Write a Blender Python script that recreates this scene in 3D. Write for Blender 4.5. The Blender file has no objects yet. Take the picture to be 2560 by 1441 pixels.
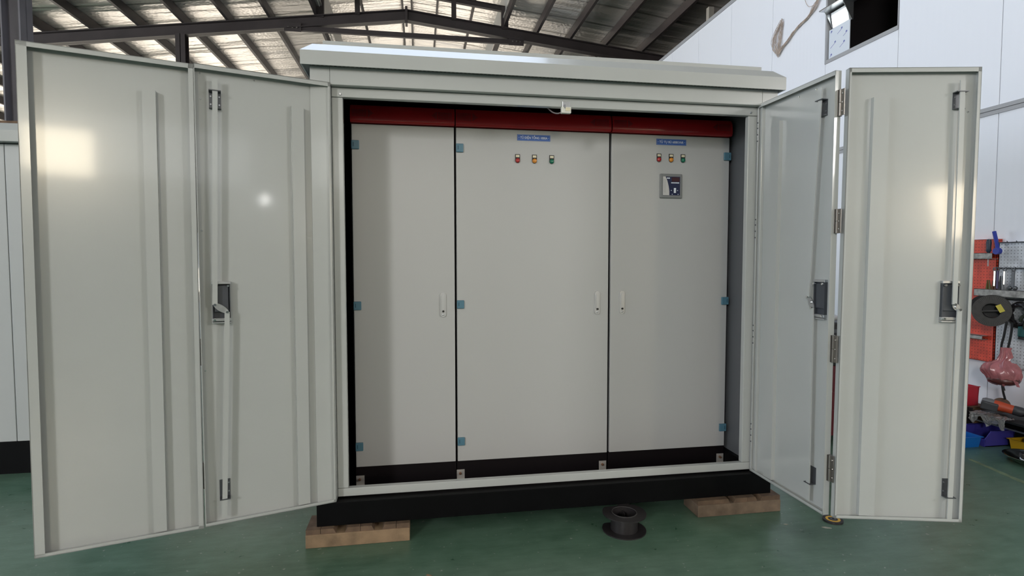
import bpy, bmesh, math, random
from mathutils import Vector, Matrix
random.seed(7)
S = bpy.context.scene
C = S.collection
R = math.radians

# ---------------------------------------------------------------- camera
cam_d = bpy.data.cameras.new('camera')
cam = bpy.data.objects.new('camera', cam_d); C.objects.link(cam)
cam_d.sensor_fit = 'HORIZONTAL'; cam_d.sensor_width = 36.0
cam_d.lens = 36.0 * 1400.0 / 2560.0
cam_d.clip_start = 0.05; cam_d.clip_end = 300
cam.location = (-0.2322, -2.8810, 1.4078)
cam.rotation_mode = 'XYZ'
cam.rotation_euler = (R(90 - 2.83), R(0.04), R(-9.442))
S.camera = cam

# ---------------------------------------------------------------- light
W = bpy.data.worlds.new('world'); S.world = W; W.use_nodes = True
bg = W.node_tree.nodes['Background']
bg.inputs[0].default_value = (0.80, 0.89, 1.0, 1); bg.inputs[1].default_value = 1.0

def area(name, loc, rot, sx, sy, power, col=(1, 1, 1)):
    l = bpy.data.lights.new(name, 'AREA'); l.shape = 'RECTANGLE'; l.size = sx; l.size_y = sy
    l.energy = power; l.color = col
    o = bpy.data.objects.new(name, l); C.objects.link(o); o.location = loc; o.rotation_euler = rot
    return o
# daylight through the hall's windows: panes in the back wall, the open left side, the ridge light; one unseen light placed at right for the right door
def aim(name, loc, at, sx, sy, power, col=(1, 1, 1)):
    return area(name, loc, (Vector(at) - Vector(loc)).to_track_quat('-Z', 'Y').to_euler(), sx, sy, power, col)
aim('back_window_daylight', (-8.1, -13.9, 5.6), (-0.6, 0, 1.2), 2.5, 2.5, 1220, (1.0, 0.995, 0.985))
aim('right_unseen_light', (5.5, -4.9, 3.1), (2.0, -0.6, 1.3), 1.1, 1.1, 110, (1.0, 0.975, 0.94))  # unseen source without a fixture, placed to rake the right outer door
aim('back_band_daylight', (0.5, -13.9, 4.0), (0.5, 0, 1.2), 7.5, 1.7, 110, (0.95, 0.975, 1.0))
aim('side_daylight', (-17.9, 3.0, 3.0), (4.4, 3.0, 3.2), 22.0, 4.0, 2100, (0.80, 0.88, 1.0))
aim('ridge_daylight', (-0.3, 2.3, 8.4), (-0.3, 2.2, 0.0), 4.2, 3.2, 190, (0.68, 0.80, 1.0))
aim('warm_pane', (-0.73, -13.9, 3.9), (-1.6, -0.4, 1.8), 1.25, 1.05, 140, (1.0, 0.86, 0.62))
aim('warm_side_pane', (7.57, -13.9, 2.78), (2.1, -0.7, 1.6), 1.05, 1.3, 140, (1.0, 0.84, 0.60))
aim('small_pane', (4.66, -13.9, 3.16), (-0.9, -0.1, 1.6), 0.19, 0.19, 11, (1.0, 1.0, 0.97))
sun = bpy.data.lights.new('sun', 'SUN'); sun.energy = 25.0; sun.angle = R(1.0); sun.color = (1.0, 0.95, 0.88)
so = bpy.data.objects.new('sun', sun); C.objects.link(so); so.rotation_euler = Vector((0.55, -0.35, -0.75)).to_track_quat('-Z', 'Y').to_euler()

S.view_settings.view_transform = 'Standard'; S.view_settings.look = 'None'
S.view_settings.gamma = 1.0; S.view_settings.exposure = -0.06
S.view_settings.use_curve_mapping = False
S.cycles.max_bounces = 7; S.cycles.diffuse_bounces = 4; S.cycles.glossy_bounces = 4; S.cycles.transmission_bounces = 4

# ---------------------------------------------------------------- materials
MATS = {}
def mat(name, col, rough=0.5, metal=0.0, var=0.0, vscale=6.0, bump=0.0, bscale=200.0, emit=0.0, alpha=1.0, trans=0.0, spec=0.5, coat=0.0):
    if name in MATS: return MATS[name]
    m = bpy.data.materials.new(name); m.use_nodes = True; MATS[name] = m
    n = m.node_tree.nodes; l = m.node_tree.links; b = n['Principled BSDF']
    b.inputs['Base Color'].default_value = (*col, 1); b.inputs['Roughness'].default_value = rough
    b.inputs['Metallic'].default_value = metal; b.inputs['Alpha'].default_value = alpha
    b.inputs['Transmission Weight'].default_value = trans
    b.inputs['Specular IOR Level'].default_value = spec
    if coat:
        b.inputs['Coat Weight'].default_value = coat; b.inputs['Coat Roughness'].default_value = 0.07
    if emit:
        b.inputs['Emission Color'].default_value = (*col, 1); b.inputs['Emission Strength'].default_value = emit
    tc = n.new('ShaderNodeTexCoord')
    if var:
        t = n.new('ShaderNodeTexNoise'); t.inputs['Scale'].default_value = vscale; t.inputs['Detail'].default_value = 6
        r = n.new('ShaderNodeMapRange'); r.inputs[1].default_value = 0.3; r.inputs[2].default_value = 0.7
        r.inputs[3].default_value = 1 - var; r.inputs[4].default_value = 1 + var
        mx = n.new('ShaderNodeMix'); mx.data_type = 'RGBA'; mx.blend_type = 'MULTIPLY'; mx.inputs[0].default_value = 1
        mx.inputs[6].default_value = (*col, 1)
        l.new(tc.outputs['Object'], t.inputs['Vector']); l.new(t.outputs[0], r.inputs[0]); l.new(r.outputs[0], mx.inputs[7])
        l.new(mx.outputs[2], b.inputs['Base Color'])
    if bump:
        t = n.new('ShaderNodeTexNoise'); t.inputs['Scale'].default_value = bscale; t.inputs['Detail'].default_value = 3
        bp = n.new('ShaderNodeBump'); bp.inputs['Strength'].default_value = bump; bp.inputs['Distance'].default_value = 0.002
        l.new(tc.outputs['Object'], t.inputs['Vector']); l.new(t.outputs[0], bp.inputs['Height']); l.new(bp.outputs[0], b.inputs['Normal'])
    return m

GREY = mat('powder_grey', (0.465, 0.475, 0.462), 0.22, bump=0.03, bscale=300, coat=0.36, var=0.02, vscale=3)
CAB = mat('cabinet_grey', (0.485, 0.485, 0.478), 0.40, bump=0.06, bscale=500)
BLACK = mat('base_black', (0.0022, 0.0022, 0.0028), 0.5, var=0.2, vscale=9, spec=0.12)
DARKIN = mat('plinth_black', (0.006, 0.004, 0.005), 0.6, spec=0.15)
RED = mat('canopy_red', (0.46, 0.015, 0.02), 0.22)
REDV = mat('vent_dark_red', (0.12, 0.006, 0.009), 0.5)
ZINC = mat('zinc_steel', (0.55, 0.56, 0.58), 0.28, 0.9)
CHROME = mat('bright_chrome', (0.85, 0.85, 0.84), 0.12, 1.0)
DARKST = mat('dark_steel', (0.12, 0.125, 0.135), 0.4, 0.6)
LOCKB = mat('lock_box_grey', (0.055, 0.06, 0.072), 0.45)
BRONZE = mat('hinge_steel', (0.24, 0.22, 0.20), 0.35, 0.85)
TEAL = mat('hinge_film_blue', (0.085, 0.20, 0.27), 0.4)
TEALD = mat('hinge_film_slot', (0.01, 0.05, 0.09), 0.5)
SILV = mat('handle_silver', (0.62, 0.62, 0.63), 0.3, 0.5)
KEYH = mat('keyhole_black', (0.01, 0.01, 0.01), 0.5)
BLUEP = mat('nameplate_blue', (0.035, 0.115, 0.42), 0.35)
WHITEP = mat('print_white', (0.75, 0.80, 0.86), 0.5)
CREAM = mat('lamp_tag_cream', (0.72, 0.66, 0.48), 0.5)
LR = mat('lens_red', (0.42, 0.02, 0.02), 0.15, coat=0.5)
LO_ = mat('lens_amber', (0.75, 0.28, 0.03), 0.15, coat=0.5)
LG = mat('lens_green', (0.006, 0.16, 0.09), 0.15, coat=0.5)
GREYP = mat('bezel_grey', (0.22, 0.225, 0.225), 0.45)
NAVY = mat('screen_navy', (0.012, 0.016, 0.06), 0.3)
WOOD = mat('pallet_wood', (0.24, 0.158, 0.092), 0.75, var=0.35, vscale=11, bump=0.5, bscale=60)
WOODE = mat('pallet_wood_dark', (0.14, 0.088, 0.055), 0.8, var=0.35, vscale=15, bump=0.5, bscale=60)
SPOOLM = mat('spool_black', (0.020, 0.017, 0.018), 0.42)
BEAM = mat('beam_brown', (0.040, 0.030, 0.030), 0.55, var=0.2, vscale=2)
COLM = mat('column_grey', (0.15, 0.14, 0.155), 0.5, var=0.1, vscale=2)
TRIM = mat('wall_trim_grey', (0.36, 0.36, 0.37), 0.5)
ROOM_SHADE = mat('room_painted_shade', (0.035, 0.028, 0.03), 0.9)  # near-black colour stands in for the darkness of the unlit room

def foil():
    m = bpy.data.materials.new('roof_foil'); m.use_nodes = True
    n = m.node_tree.nodes; l = m.node_tree.links; b = n['Principled BSDF']
    b.inputs['Base Color'].default_value = (0.75, 0.73, 0.70, 1); b.inputs['Metallic'].default_value = 0.7
    b.inputs['Roughness'].default_value = 0.34
    tc = n.new('ShaderNodeTexCoord')
    mp = n.new('ShaderNodeMapping'); mp.inputs['Scale'].default_value = (0.10, 0.75, 0.1)
    t = n.new('ShaderNodeTexNoise'); t.inputs['Scale'].default_value = 1.6; t.inputs['Detail'].default_value = 3
    v = n.new('ShaderNodeTexVoronoi'); v.inputs['Scale'].default_value = 14
    b1 = n.new('ShaderNodeBump'); b1.inputs['Strength'].default_value = 0.38; b1.inputs['Distance'].default_value = 0.5
    b2 = n.new('ShaderNodeBump'); b2.inputs['Strength'].default_value = 0.25; b2.inputs['Distance'].default_value = 0.02
    w = n.new('ShaderNodeTexWave'); w.wave_type = 'BANDS'; w.bands_direction = 'Y'; w.inputs['Scale'].default_value = 0.32
    w.inputs['Distortion'].default_value = 1.2; w.inputs['Detail'].default_value = 2
    ml = n.new('ShaderNodeMath'); ml.operation = 'GREATER_THAN'; ml.inputs[1].default_value = 0.985
    mx = n.new('ShaderNodeMix'); mx.data_type = 'RGBA'; mx.inputs[6].default_value = (0.76, 0.73, 0.70, 1); mx.inputs[7].default_value = (0.40, 0.38, 0.36, 1)
    l.new(tc.outputs['Object'], mp.inputs[0]); l.new(mp.outputs[0], t.inputs['Vector']); l.new(tc.outputs['Object'], v.inputs['Vector'])
    l.new(tc.outputs['Object'], w.inputs['Vector']); l.new(w.outputs['Fac'], ml.inputs[0]); l.new(ml.outputs[0], mx.inputs[0]); l.new(mx.outputs[2], b.inputs['Base Color'])
    l.new(t.outputs[0], b1.inputs['Height']); l.new(v.outputs['Distance'], b2.inputs['Height'])
    l.new(b1.outputs[0], b2.inputs['Normal']); l.new(b2.outputs[0], b.inputs['Normal'])
    return m
FOIL = foil()

def floor_mat():
    m = bpy.data.materials.new('floor_green_paint'); m.use_nodes = True
    n = m.node_tree.nodes; l = m.node_tree.links; b = n['Principled BSDF']
    tc = n.new('ShaderNodeTexCoord')
    def noise(scale, det=8, rough=0.6, vec=None):
        t = n.new('ShaderNodeTexNoise'); t.inputs['Scale'].default_value = scale; t.inputs['Detail'].default_value = det
        t.inputs['Roughness'].default_value = rough; l.new(vec or tc.outputs['Object'], t.inputs['Vector']); return t
    big = noise(1.1, 5); mid = noise(7, 8, 0.65)
    mp = n.new('ShaderNodeMapping'); mp.inputs['Rotation'].default_value = (0, 0, R(35)); mp.inputs['Scale'].default_value = (1.0, 5.5, 1)
    l.new(tc.outputs['Object'], mp.inputs[0]); streak = noise(5, 8, 0.7, mp.outputs[0])
    fine = noise(60, 4, 0.7)
    add = n.new('ShaderNodeMath'); add.operation = 'ADD'; l.new(big.outputs[0], add.inputs[0]); l.new(mid.outputs[0], add.inputs[1])
    add2 = n.new('ShaderNodeMath'); add2.operation = 'ADD'; l.new(add.outputs[0], add2.inputs[0]); l.new(streak.outputs[0], add2.inputs[1])
    cr = n.new('ShaderNodeValToRGB'); e = cr.color_ramp.elements
    e[0].position = 0.37; e[0].color = (0.046, 0.100, 0.062, 1); e[1].position = 0.64; e[1].color = (0.122, 0.205, 0.148, 1)
    dv = n.new('ShaderNodeMath'); dv.operation = 'DIVIDE'; dv.inputs[1].default_value = 3.0; l.new(add2.outputs[0], dv.inputs[0]); l.new(dv.outputs[0], cr.inputs[0])
    # pale scuffs with a shape of their own
    cr2 = n.new('ShaderNodeValToRGB'); cr2.color_ramp.elements[0].position = 0.68; cr2.color_ramp.elements[1].position = 0.84
    cr2.color_ramp.elements[1].color = (0.55, 0.55, 0.55, 1)
    l.new(streak.outputs[0], cr2.inputs[0])
    mx = n.new('ShaderNodeMix'); mx.data_type = 'RGBA'; mx.inputs[7].default_value = (0.22, 0.25, 0.20, 1)
    l.new(cr2.outputs[0], mx.inputs[0]); l.new(cr.outputs[0], mx.inputs[6])
    sp = n.new('ShaderNodeValToRGB'); sp.color_ramp.elements[0].position = 0.70; sp.color_ramp.elements[1].position = 0.73
    l.new(noise(38, 2, 0.5).outputs[0], sp.inputs[0])
    mx2 = n.new('ShaderNodeMix'); mx2.data_type = 'RGBA'; mx2.inputs[7].default_value = (0.26, 0.28, 0.24, 1)
    l.new(sp.outputs[0], mx2.inputs[0]); l.new(mx.outputs[2], mx2.inputs[6]); l.new(mx2.outputs[2], b.inputs['Base Color'])
    rr = n.new('ShaderNodeMapRange'); rr.inputs[3].default_value = 0.22; rr.inputs[4].default_value = 0.38
    l.new(mid.outputs[0], rr.inputs[0]); l.new(rr.outputs[0], b.inputs['Roughness'])
    bp = n.new('ShaderNodeBump'); bp.inputs['Strength'].default_value = 0.15; bp.inputs['Distance'].default_value = 0.003
    l.new(fine.outputs[0], bp.inputs['Height']); l.new(bp.outputs[0], b.inputs['Normal'])
    return m
FLOOR = floor_mat()

def panel_mat():
    m = bpy.data.materials.new('wall_panel_white'); m.use_nodes = True
    n = m.node_tree.nodes; l = m.node_tree.links; b = n['Principled BSDF']
    b.inputs['Base Color'].default_value = (0.84, 0.85, 0.90, 1); b.inputs['Roughness'].default_value = 0.28
    tc = n.new('ShaderNodeTexCoord')
    w = n.new('ShaderNodeTexWave'); w.wave_type = 'BANDS'; w.bands_direction = 'Y'; w.inputs['Scale'].default_value = 5.0
    bp = n.new('ShaderNodeBump'); bp.inputs['Strength'].default_value = 0.06; bp.inputs['Distance'].default_value = 0.01
    l.new(tc.outputs['Object'], w.inputs['Vector']); l.new(w.outputs['Fac'], bp.inputs['Height']); l.new(bp.outputs[0], b.inputs['Normal'])
    return m
PANEL = panel_mat()

def peg_mat(name, col, pitch=0.025):
    m = bpy.data.materials.new(name); m.use_nodes = True
    n = m.node_tree.nodes; l = m.node_tree.links; b = n['Principled BSDF']; b.inputs['Roughness'].default_value = 0.45
    tc = n.new('ShaderNodeTexCoord'); sx = n.new('ShaderNodeSeparateXYZ'); l.new(tc.outputs['Object'], sx.inputs[0])
    ds = []
    for a in ('Y', 'Z'):
        d = n.new('ShaderNodeMath'); d.operation = 'DIVIDE'; d.inputs[1].default_value = pitch; l.new(sx.outputs[a], d.inputs[0])
        fr = n.new('ShaderNodeMath'); fr.operation = 'FRACT'; l.new(d.outputs[0], fr.inputs[0])
        s = n.new('ShaderNodeMath'); s.operation = 'SUBTRACT'; s.inputs[1].default_value = 0.5; l.new(fr.outputs[0], s.inputs[0])
        p = n.new('ShaderNodeMath'); p.operation = 'POWER'; p.inputs[1].default_value = 2; l.new(s.outputs[0], p.inputs[0]); ds.append(p)
    a = n.new('ShaderNodeMath'); a.operation = 'ADD'; l.new(ds[0].outputs[0], a.inputs[0]); l.new(ds[1].outputs[0], a.inputs[1])
    lt = n.new('ShaderNodeMath'); lt.operation = 'LESS_THAN'; lt.inputs[1].default_value = 0.022; l.new(a.outputs[0], lt.inputs[0])
    t = n.new('ShaderNodeTexNoise'); t.inputs['Scale'].default_value = 9; t.inputs['Detail'].default_value = 6; l.new(tc.outputs['Object'], t.inputs['Vector'])
    cr = n.new('ShaderNodeValToRGB'); cr.color_ramp.elements[0].position = 0.35; cr.color_ramp.elements[1].position = 0.6
    cr.color_ramp.elements[0].color = (*[c * 0.62 for c in col], 1); cr.color_ramp.elements[1].color = (*col, 1); l.new(t.outputs[0], cr.inputs[0])
    mx = n.new('ShaderNodeMix'); mx.data_type = 'RGBA'; mx.inputs[7].default_value = (*[c * 0.25 for c in col], 1)
    l.new(lt.outputs[0], mx.inputs[0]); l.new(cr.outputs[0], mx.inputs[6]); l.new(mx.outputs[2], b.inputs['Base Color'])
    return m
PEGR = peg_mat('pegboard_red', (0.82, 0.085, 0.045)); PEGW = peg_mat('pegboard_white', (0.76, 0.78, 0.83))

# ---------------------------------------------------------------- mesh helpers
class MB:
    def __init__(s): s.bm = bmesh.new()
    def box(s, a, b, bev=0.0, M=None):
        a, b = [min(p, q) for p, q in zip(a, b)], [max(p, q) for p, q in zip(a, b)]
        r = bmesh.ops.create_cube(s.bm, size=1.0)
        vs = r['verts']
        c = Vector([(p + q) / 2 for p, q in zip(a, b)]); d = [q - p for p, q in zip(a, b)]
        for v in vs:
            v.co = Vector((v.co.x * d[0], v.co.y * d[1], v.co.z * d[2])) + c
        if bev:
            es = list({e for v in vs for e in v.link_edges})
            g = bmesh.ops.bevel(s.bm, geom=es, offset=bev, segments=2, affect='EDGES', profile=0.5)
            vs = list({v for f in g['faces'] for v in f.verts})
        if M is not None:
            done = set()
            for v in vs:
                if v not in done: v.co = M @ v.co; done.add(v)
        return s
    def cyl(s, p0, p1, r0, r1=None, seg=20, caps=True):
        r1 = r0 if r1 is None else r1
        p0, p1 = Vector(p0), Vector(p1); d = p1 - p0
        M = Matrix.Translation((p0 + p1) / 2) @ d.to_track_quat('Z', 'Y').to_matrix().to_4x4()
        bmesh.ops.create_cone(s.bm, cap_ends=caps, segments=seg, radius1=r0, radius2=r1, depth=d.length, matrix=M)
        return s
    def sph(s, c, r, sc=(1, 1, 1), u=16, v=10):
        M = Matrix.Translation(c) @ Matrix.Diagonal((*sc, 1))
        bmesh.ops.create_uvsphere(s.bm, u_segments=u, v_segments=v, radius=r, matrix=M); return s
    def prism(s, poly, lo, hi, axis='x', M=None):
        """poly of 2D points in the plane normal to axis, extruded lo..hi. axis x:(y,z) y:(x,z) z:(x,y)"""
        def P(p, t):
            v = {'x': (t, p[0], p[1]), 'y': (p[0], t, p[1]), 'z': (p[0], p[1], t)}[axis]
            v = Vector(v); return M @ v if M is not None else v
        A = [s.bm.verts.new(P(p, lo)) for p in poly]; B = [s.bm.verts.new(P(p, hi)) for p in poly]
        n = len(poly)
        s.bm.faces.new(A); s.bm.faces.new(B[::-1])
        for i in range(n): s.bm.faces.new([A[i], B[i], B[(i + 1) % n], A[(i + 1) % n]])
        return s
    def lathe(s, prof, M=None, seg=32, close=True):
        """prof [(r,z)] around z"""
        rows = []
        for r, z in prof:
            row = []
            for k in range(seg):
                a = 2 * math.pi * k / seg; v = Vector((r * math.cos(a), r * math.sin(a), z))
                row.append(s.bm.verts.new(M @ v if M is not None else v))
            rows.append(row)
        m = len(rows)
        for i in range(m if close else m - 1):
            A, B = rows[i], rows[(i + 1) % m]
            for k in range(seg): s.bm.faces.new([A[k], A[(k + 1) % seg], B[(k + 1) % seg], B[k]])
        return s
    def tube(s, pts, r, seg=8):
        pts = [Vector(p) for p in pts]; rows = []
        for i, p in enumerate(pts):
            d = (pts[min(i + 1, len(pts) - 1)] - pts[max(i - 1, 0)]).normalized()
            q = d.to_track_quat('Z', 'Y')
            rr = r[i] if isinstance(r, (list, tuple)) else r
            rows.append([s.bm.verts.new(p + q @ Vector((rr * math.cos(2 * math.pi * k / seg), rr * math.sin(2 * math.pi * k / seg), 0))) for k in range(seg)])
        for A, B in zip(rows, rows[1:]):
            for k in range(seg): s.bm.faces.new([A[k], A[(k + 1) % seg], B[(k + 1) % seg], B[k]])
        s.bm.faces.new(rows[0][::-1]); s.bm.faces.new(rows[-1]); return s
    def obj(s, name, material, parent=None, M=None, smooth=False, pivot=None):
        bm = s.bm; bmesh.ops.recalc_face_normals(bm, faces=bm.faces[:])
        off = Vector((0, 0, 0))
        if parent is not None and M is None: off = Vector(parent.get('_o', (0, 0, 0)))
        if pivot is not None: off = Vector(pivot)
        if off.length: bmesh.ops.translate(bm, verts=bm.verts[:], vec=-off)
        me = bpy.data.meshes.new(name); bm.to_mesh(me); bm.free()
        me.materials.append(material)
        if smooth:
            me.polygons.foreach_set('use_smooth', [True] * len(me.polygons))
            me.set_sharp_from_angle(angle=R(40))
        o = bpy.data.objects.new(name, me); C.objects.link(o)
        if parent is not None: o.parent = parent
        if M is not None: o.matrix_basis = M
        if pivot is not None: o.location = off
        return o

def smooth_poly(pts, n=8):
    """Catmull-Rom through 3D points"""
    P = [Vector(p) for p in pts]; P = [P[0] * 2 - P[1]] + P + [P[-1] * 2 - P[-2]]; out = []
    for i in range(1, len(P) - 2):
        for k in range(n):
            t = k / n; a, b, c, d = P[i - 1:i + 3]
            out.append(0.5 * ((2 * b) + (c - a) * t + (2 * a - 5 * b + 4 * c - d) * t * t + (3 * b - a - 3 * c + d) * t ** 3))
    out.append(P[-2]); return out

def tag(o, label=None, cat=None, group=None, kind=None):
    if label: o['label'] = label
    if cat: o['category'] = cat
    if group: o['group'] = group
    if kind: o['kind'] = kind
    return o
def thing(name, loc, label, cat, group=None):
    o = bpy.data.objects.new(name, None); C.objects.link(o); o.location = loc; o['_o'] = tuple(loc); o.empty_display_size = 0.1
    return tag(o, label, cat, group)
def struct(name, loc=(0, 0, 0), label=None):
    o = bpy.data.objects.new(name, None); C.objects.link(o); o.location = loc; o['_o'] = tuple(loc); o['kind'] = 'structure'
    if label: o['label'] = label
    return o
def dup(o, parent, loc=None):
    c = o.copy(); C.objects.link(c); c.parent = parent
    if loc is not None: c.location = loc
    return c
def text_mesh(name, txt, size, material, parent, loc, rot, sx=1.0, ext=0.0008):
    cu = bpy.data.curves.new(name, 'FONT'); cu.body = txt; cu.size = size; cu.align_x = 'CENTER'; cu.align_y = 'CENTER'; cu.offset = 0.00025; cu.extrude = ext; cu.resolution_u = 3
    def build():
        t = bpy.data.objects.new(name + '_tmp', cu); C.objects.link(t)
        bpy.context.view_layer.update()
        m_ = bpy.data.meshes.new_from_object(t.evaluated_get(bpy.context.evaluated_depsgraph_get()))
        bpy.data.objects.remove(t); return m_
    bar = None
    if 'Đ' in txt:                                   # barred D: a D with its stroke added
        pre = txt.split('Đ')[0]; cu.body = txt = txt.replace('Đ', 'D'); me = build()
        x0 = min(v.co.x for v in me.vertices)
        cu.body = pre + 'D'; a = build(); wa = max(v.co.x for v in a.vertices) - min(v.co.x for v in a.vertices)
        cu.body = 'D'; d = build(); wd = max(v.co.x for v in d.vertices) - min(v.co.x for v in d.vertices); cu.body = txt
        zc = (max(v.co.y for v in d.vertices) + min(v.co.y for v in d.vertices)) / 2
        xd = x0 + wa - wd; bar = (xd - 0.14 * wd, xd + 0.45 * wd, zc)
        bm = bmesh.new(); bm.from_mesh(me); h = size * 0.04
        r_ = bmesh.ops.create_cube(bm, size=1.0, matrix=Matrix.Translation(((bar[0] + bar[1]) / 2, zc, 0)) @ Matrix.Diagonal((bar[1] - bar[0], 2 * h, 2 * ext * 1.05, 1)))
        bm.to_mesh(me); bm.free()
    else: me = build()
    bpy.data.curves.remove(cu)
    me.name = name; me.materials.clear(); me.materials.append(material)
    o = bpy.data.objects.new(name, me); C.objects.link(o); o.parent = parent
    o.location = loc; o.rotation_euler = rot; o.scale = (sx, 1, 1)
    return o

# ================================================================ SETTING
f = MB().box((-18, -14, -0.1), (13, 18, 0.0)).obj('floor', FLOOR); tag(f, 'worn dark green painted concrete floor', kind='structure')
g = MB().box((-90, -70, -0.22), (80, 120, -0.11)).obj('ground', mat('yard_concrete', (0.5, 0.47, 0.42), 0.9, var=0.1, vscale=0.3))
tag(g, 'pale concrete yard outside the hall', kind='structure')

CLAD = mat('hall_cladding', (0.30, 0.31, 0.32), 0.7, var=0.1, vscale=1)
o = MB().box((-18.2, -14.2, 0), (13, -14, 8.2)).obj('wall_back', CLAD); tag(o, 'grey clad wall behind the photographer', kind='structure')
o = MB().box((-18.2, -14, 0), (-18, 14, 1.0)).box((-18.2, -14, 5.0), (-18, 14, 5.7)).box((-18.2, -14, 1.0), (-18, -8, 5.0)).obj('wall_left', CLAD); tag(o, 'grey clad wall far to the left', kind='structure')
o = MB().box((13, -14.2, 0), (13.2, 30, 6.6)).obj('wall_side', CLAD); tag(o, 'grey clad wall behind the inner room', kind='structure')
o = MB().box((-7.0, 30, 0), (-2.8, 30.2, 8.2)).box((3.2, 30, 0), (13, 30.2, 8.2)).obj('wall_far', CLAD); tag(o, 'grey clad gable wall at the far end of the hall', kind='structure')
# ---- roof of the hall
YR, RX, RZ, SL, SR = 12.0, -0.49, 7.65, 0.133, 0.108
def roof_z(x, dz=0.0): return RZ - (SL * (RX - x) if x < RX else SR * (x - RX)) + dz
ceil = struct('ceiling', label='silver foil roof underside on brown steel purlins and rafters')
Y0, Y1 = -14.0, 30.0
def slope_prism(x0, x1, dz0, dz1, y0, y1, name, m):
    return MB().prism([(x0, roof_z(x0, dz0)), (x1, roof_z(x1, dz0)), (x1, roof_z(x1, dz1)), (x0, roof_z(x0, dz1))], y0, y1, 'y').obj(name, m, ceil)
slope_prism(-18, -2.55, 0.36, 0.40, Y0, Y1, 'roof_sheet', FOIL)
slope_prism(2.0, 13, 0.36, 0.40, Y0, Y1, 'roof_sheet', FOIL)
slope_prism(-3.0, RX, 1.16, 1.20, Y0, Y1, 'monitor_sheet', FOIL)
slope_prism(RX, 2.4, 1.16, 1.20, Y0, Y1, 'monitor_sheet', FOIL)
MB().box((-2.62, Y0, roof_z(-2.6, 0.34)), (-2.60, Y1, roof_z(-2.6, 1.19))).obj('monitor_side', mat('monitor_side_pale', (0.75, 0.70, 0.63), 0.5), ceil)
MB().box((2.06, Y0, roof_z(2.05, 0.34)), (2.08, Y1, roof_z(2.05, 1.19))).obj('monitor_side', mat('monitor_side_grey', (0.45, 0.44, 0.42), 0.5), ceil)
for x in [-17.7, -16.7, -15.7, -14.7, -13.7, -12.7, -11.7, -10.7, -9.72, -8.73, -7.74, -6.72, -5.74, -4.75, -3.78, -2.70, 2.05, 2.92, 3.83, 4.82, 5.85, 6.9, 7.9, 8.9, 9.9, 10.9, 11.9]:
    z = roof_z(x, 0.14)
    MB().box((x - 0.035, -2.0, z), (x + 0.035, Y1, z + 0.21)).obj('purlin', BEAM, ceil)
for x in (-2.9, -1.75, RX - 0.14, RX + 0.12, 0.35, 1.35, 2.3):
    z = roof_z(x, 1.02)
    MB().box((x - 0.025, -2.0, z), (x + 0.025, Y1, z + 0.13)).obj('purlin', BEAM, ceil)
def rafter(x0, x1, y, dz, h, w=0.2, name='rafter'):
    m = MB()
    for a, b, ww in ((-h / 2, -h / 2 + 0.02, w), (h / 2 - 0.02, h / 2, w), (-h / 2, h / 2, 0.02)):
        m.prism([(x0, roof_z(x0, dz + a)), (x1, roof_z(x1, dz + a)), (x1, roof_z(x1, dz + b)), (x0, roof_z(x0, dz + b))], y - ww / 2, y + ww / 2, 'y')
    return m.obj(name, BEAM, ceil)
for y in (YR, 20.0, 28.0):
    rafter(-18, RX, y, 0, 0.27); rafter(RX, 13, y, 0, 0.27)
    MB().box((RX - 0.03, y - 0.12, RZ - 0.22), (RX + 0.03, y + 0.12, RZ + 0.20)).obj('ridge_plate', BEAM, ceil)
    rafter(-2.6, RX, y, 0.62, 0.14, 0.1, 'monitor_rafter'); rafter(RX, 2.1, y, 0.62, 0.14, 0.1, 'monitor_rafter')
    for x in (-1.7, 0.72): MB().box((x - 0.06, y - 0.06, roof_z(x, 0.1)), (x + 0.06, y + 0.06, roof_z(x, 0.62))).obj('monitor_post', BEAM, ceil)
    for x in (-2.6, 2.05): MB().box((x - 0.09, y - 0.06, roof_z(x, 0.1)), (x + 0.09, y + 0.06, roof_z(x, 0.66))).obj('monitor_post', BEAM, ceil)
    MB().box((-3.25, y - 0.04, 7.10), (2.35, y + 0.04, 7.22)).obj('tie_bar', BEAM, ceil)
    for x in (-3.25, 2.35):
        pl = MB().box((x - 0.2, y - 0.075, 7.06), (x + 0.2, y - 0.055, 7.27)).obj('gusset_plate', BEAM, ceil)
        if y == YR:
            for k in (-0.1, 0.0, 0.1): MB().cyl((x + k, y - 0.10, 7.15), (x + k, y - 0.074, 7.15), 0.022, seg=6).obj('bolt', BRONZE, pl)
def column(x, y, w, d, z1, m, name, label):
    o = MB().box((x - w / 2, y - d / 2, 0), (x + w / 2, y - d / 2 + 0.014, z1)).box((x - w / 2, y + d / 2 - 0.014, 0), (x + w / 2, y + d / 2, z1)).box((x - 0.008, y - d / 2, 0), (x + 0.008, y + d / 2, z1)).obj(name, m)
    return tag(o, label, kind='structure')
def hcolumn(x, y, w, d, z1, m, name, label):
    o = MB().box((x - w / 2, y - d / 2, 0), (x - w / 2 + 0.02, y + d / 2, z1)).box((x + w / 2 - 0.02, y - d / 2, 0), (x + w / 2, y + d / 2, z1)).box((x - w / 2, y - 0.01, 0), (x + w / 2, y + 0.01, z1)).box((x - w / 2, y - d / 2 + 0.03, 5.0), (x + w / 2, y + d / 2, 5.02)).obj(name, m)
    return tag(o, label, kind='structure')
hcolumn(-5.655, 6.0, 0.24, 0.26, roof_z(-5.65, 0.3), COLM, 'column_1', 'grey steel column at the far left edge')
column(-5.81, YR, 0.215, 0.24, roof_z(-5.8, -0.12), BEAM, 'column_2', 'brown steel post under the rafter')
column(8.5, YR, 0.25, 0.25, roof_z(8.5, -0.12), BEAM, 'column_3', 'brown steel post behind the white wall')
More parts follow.
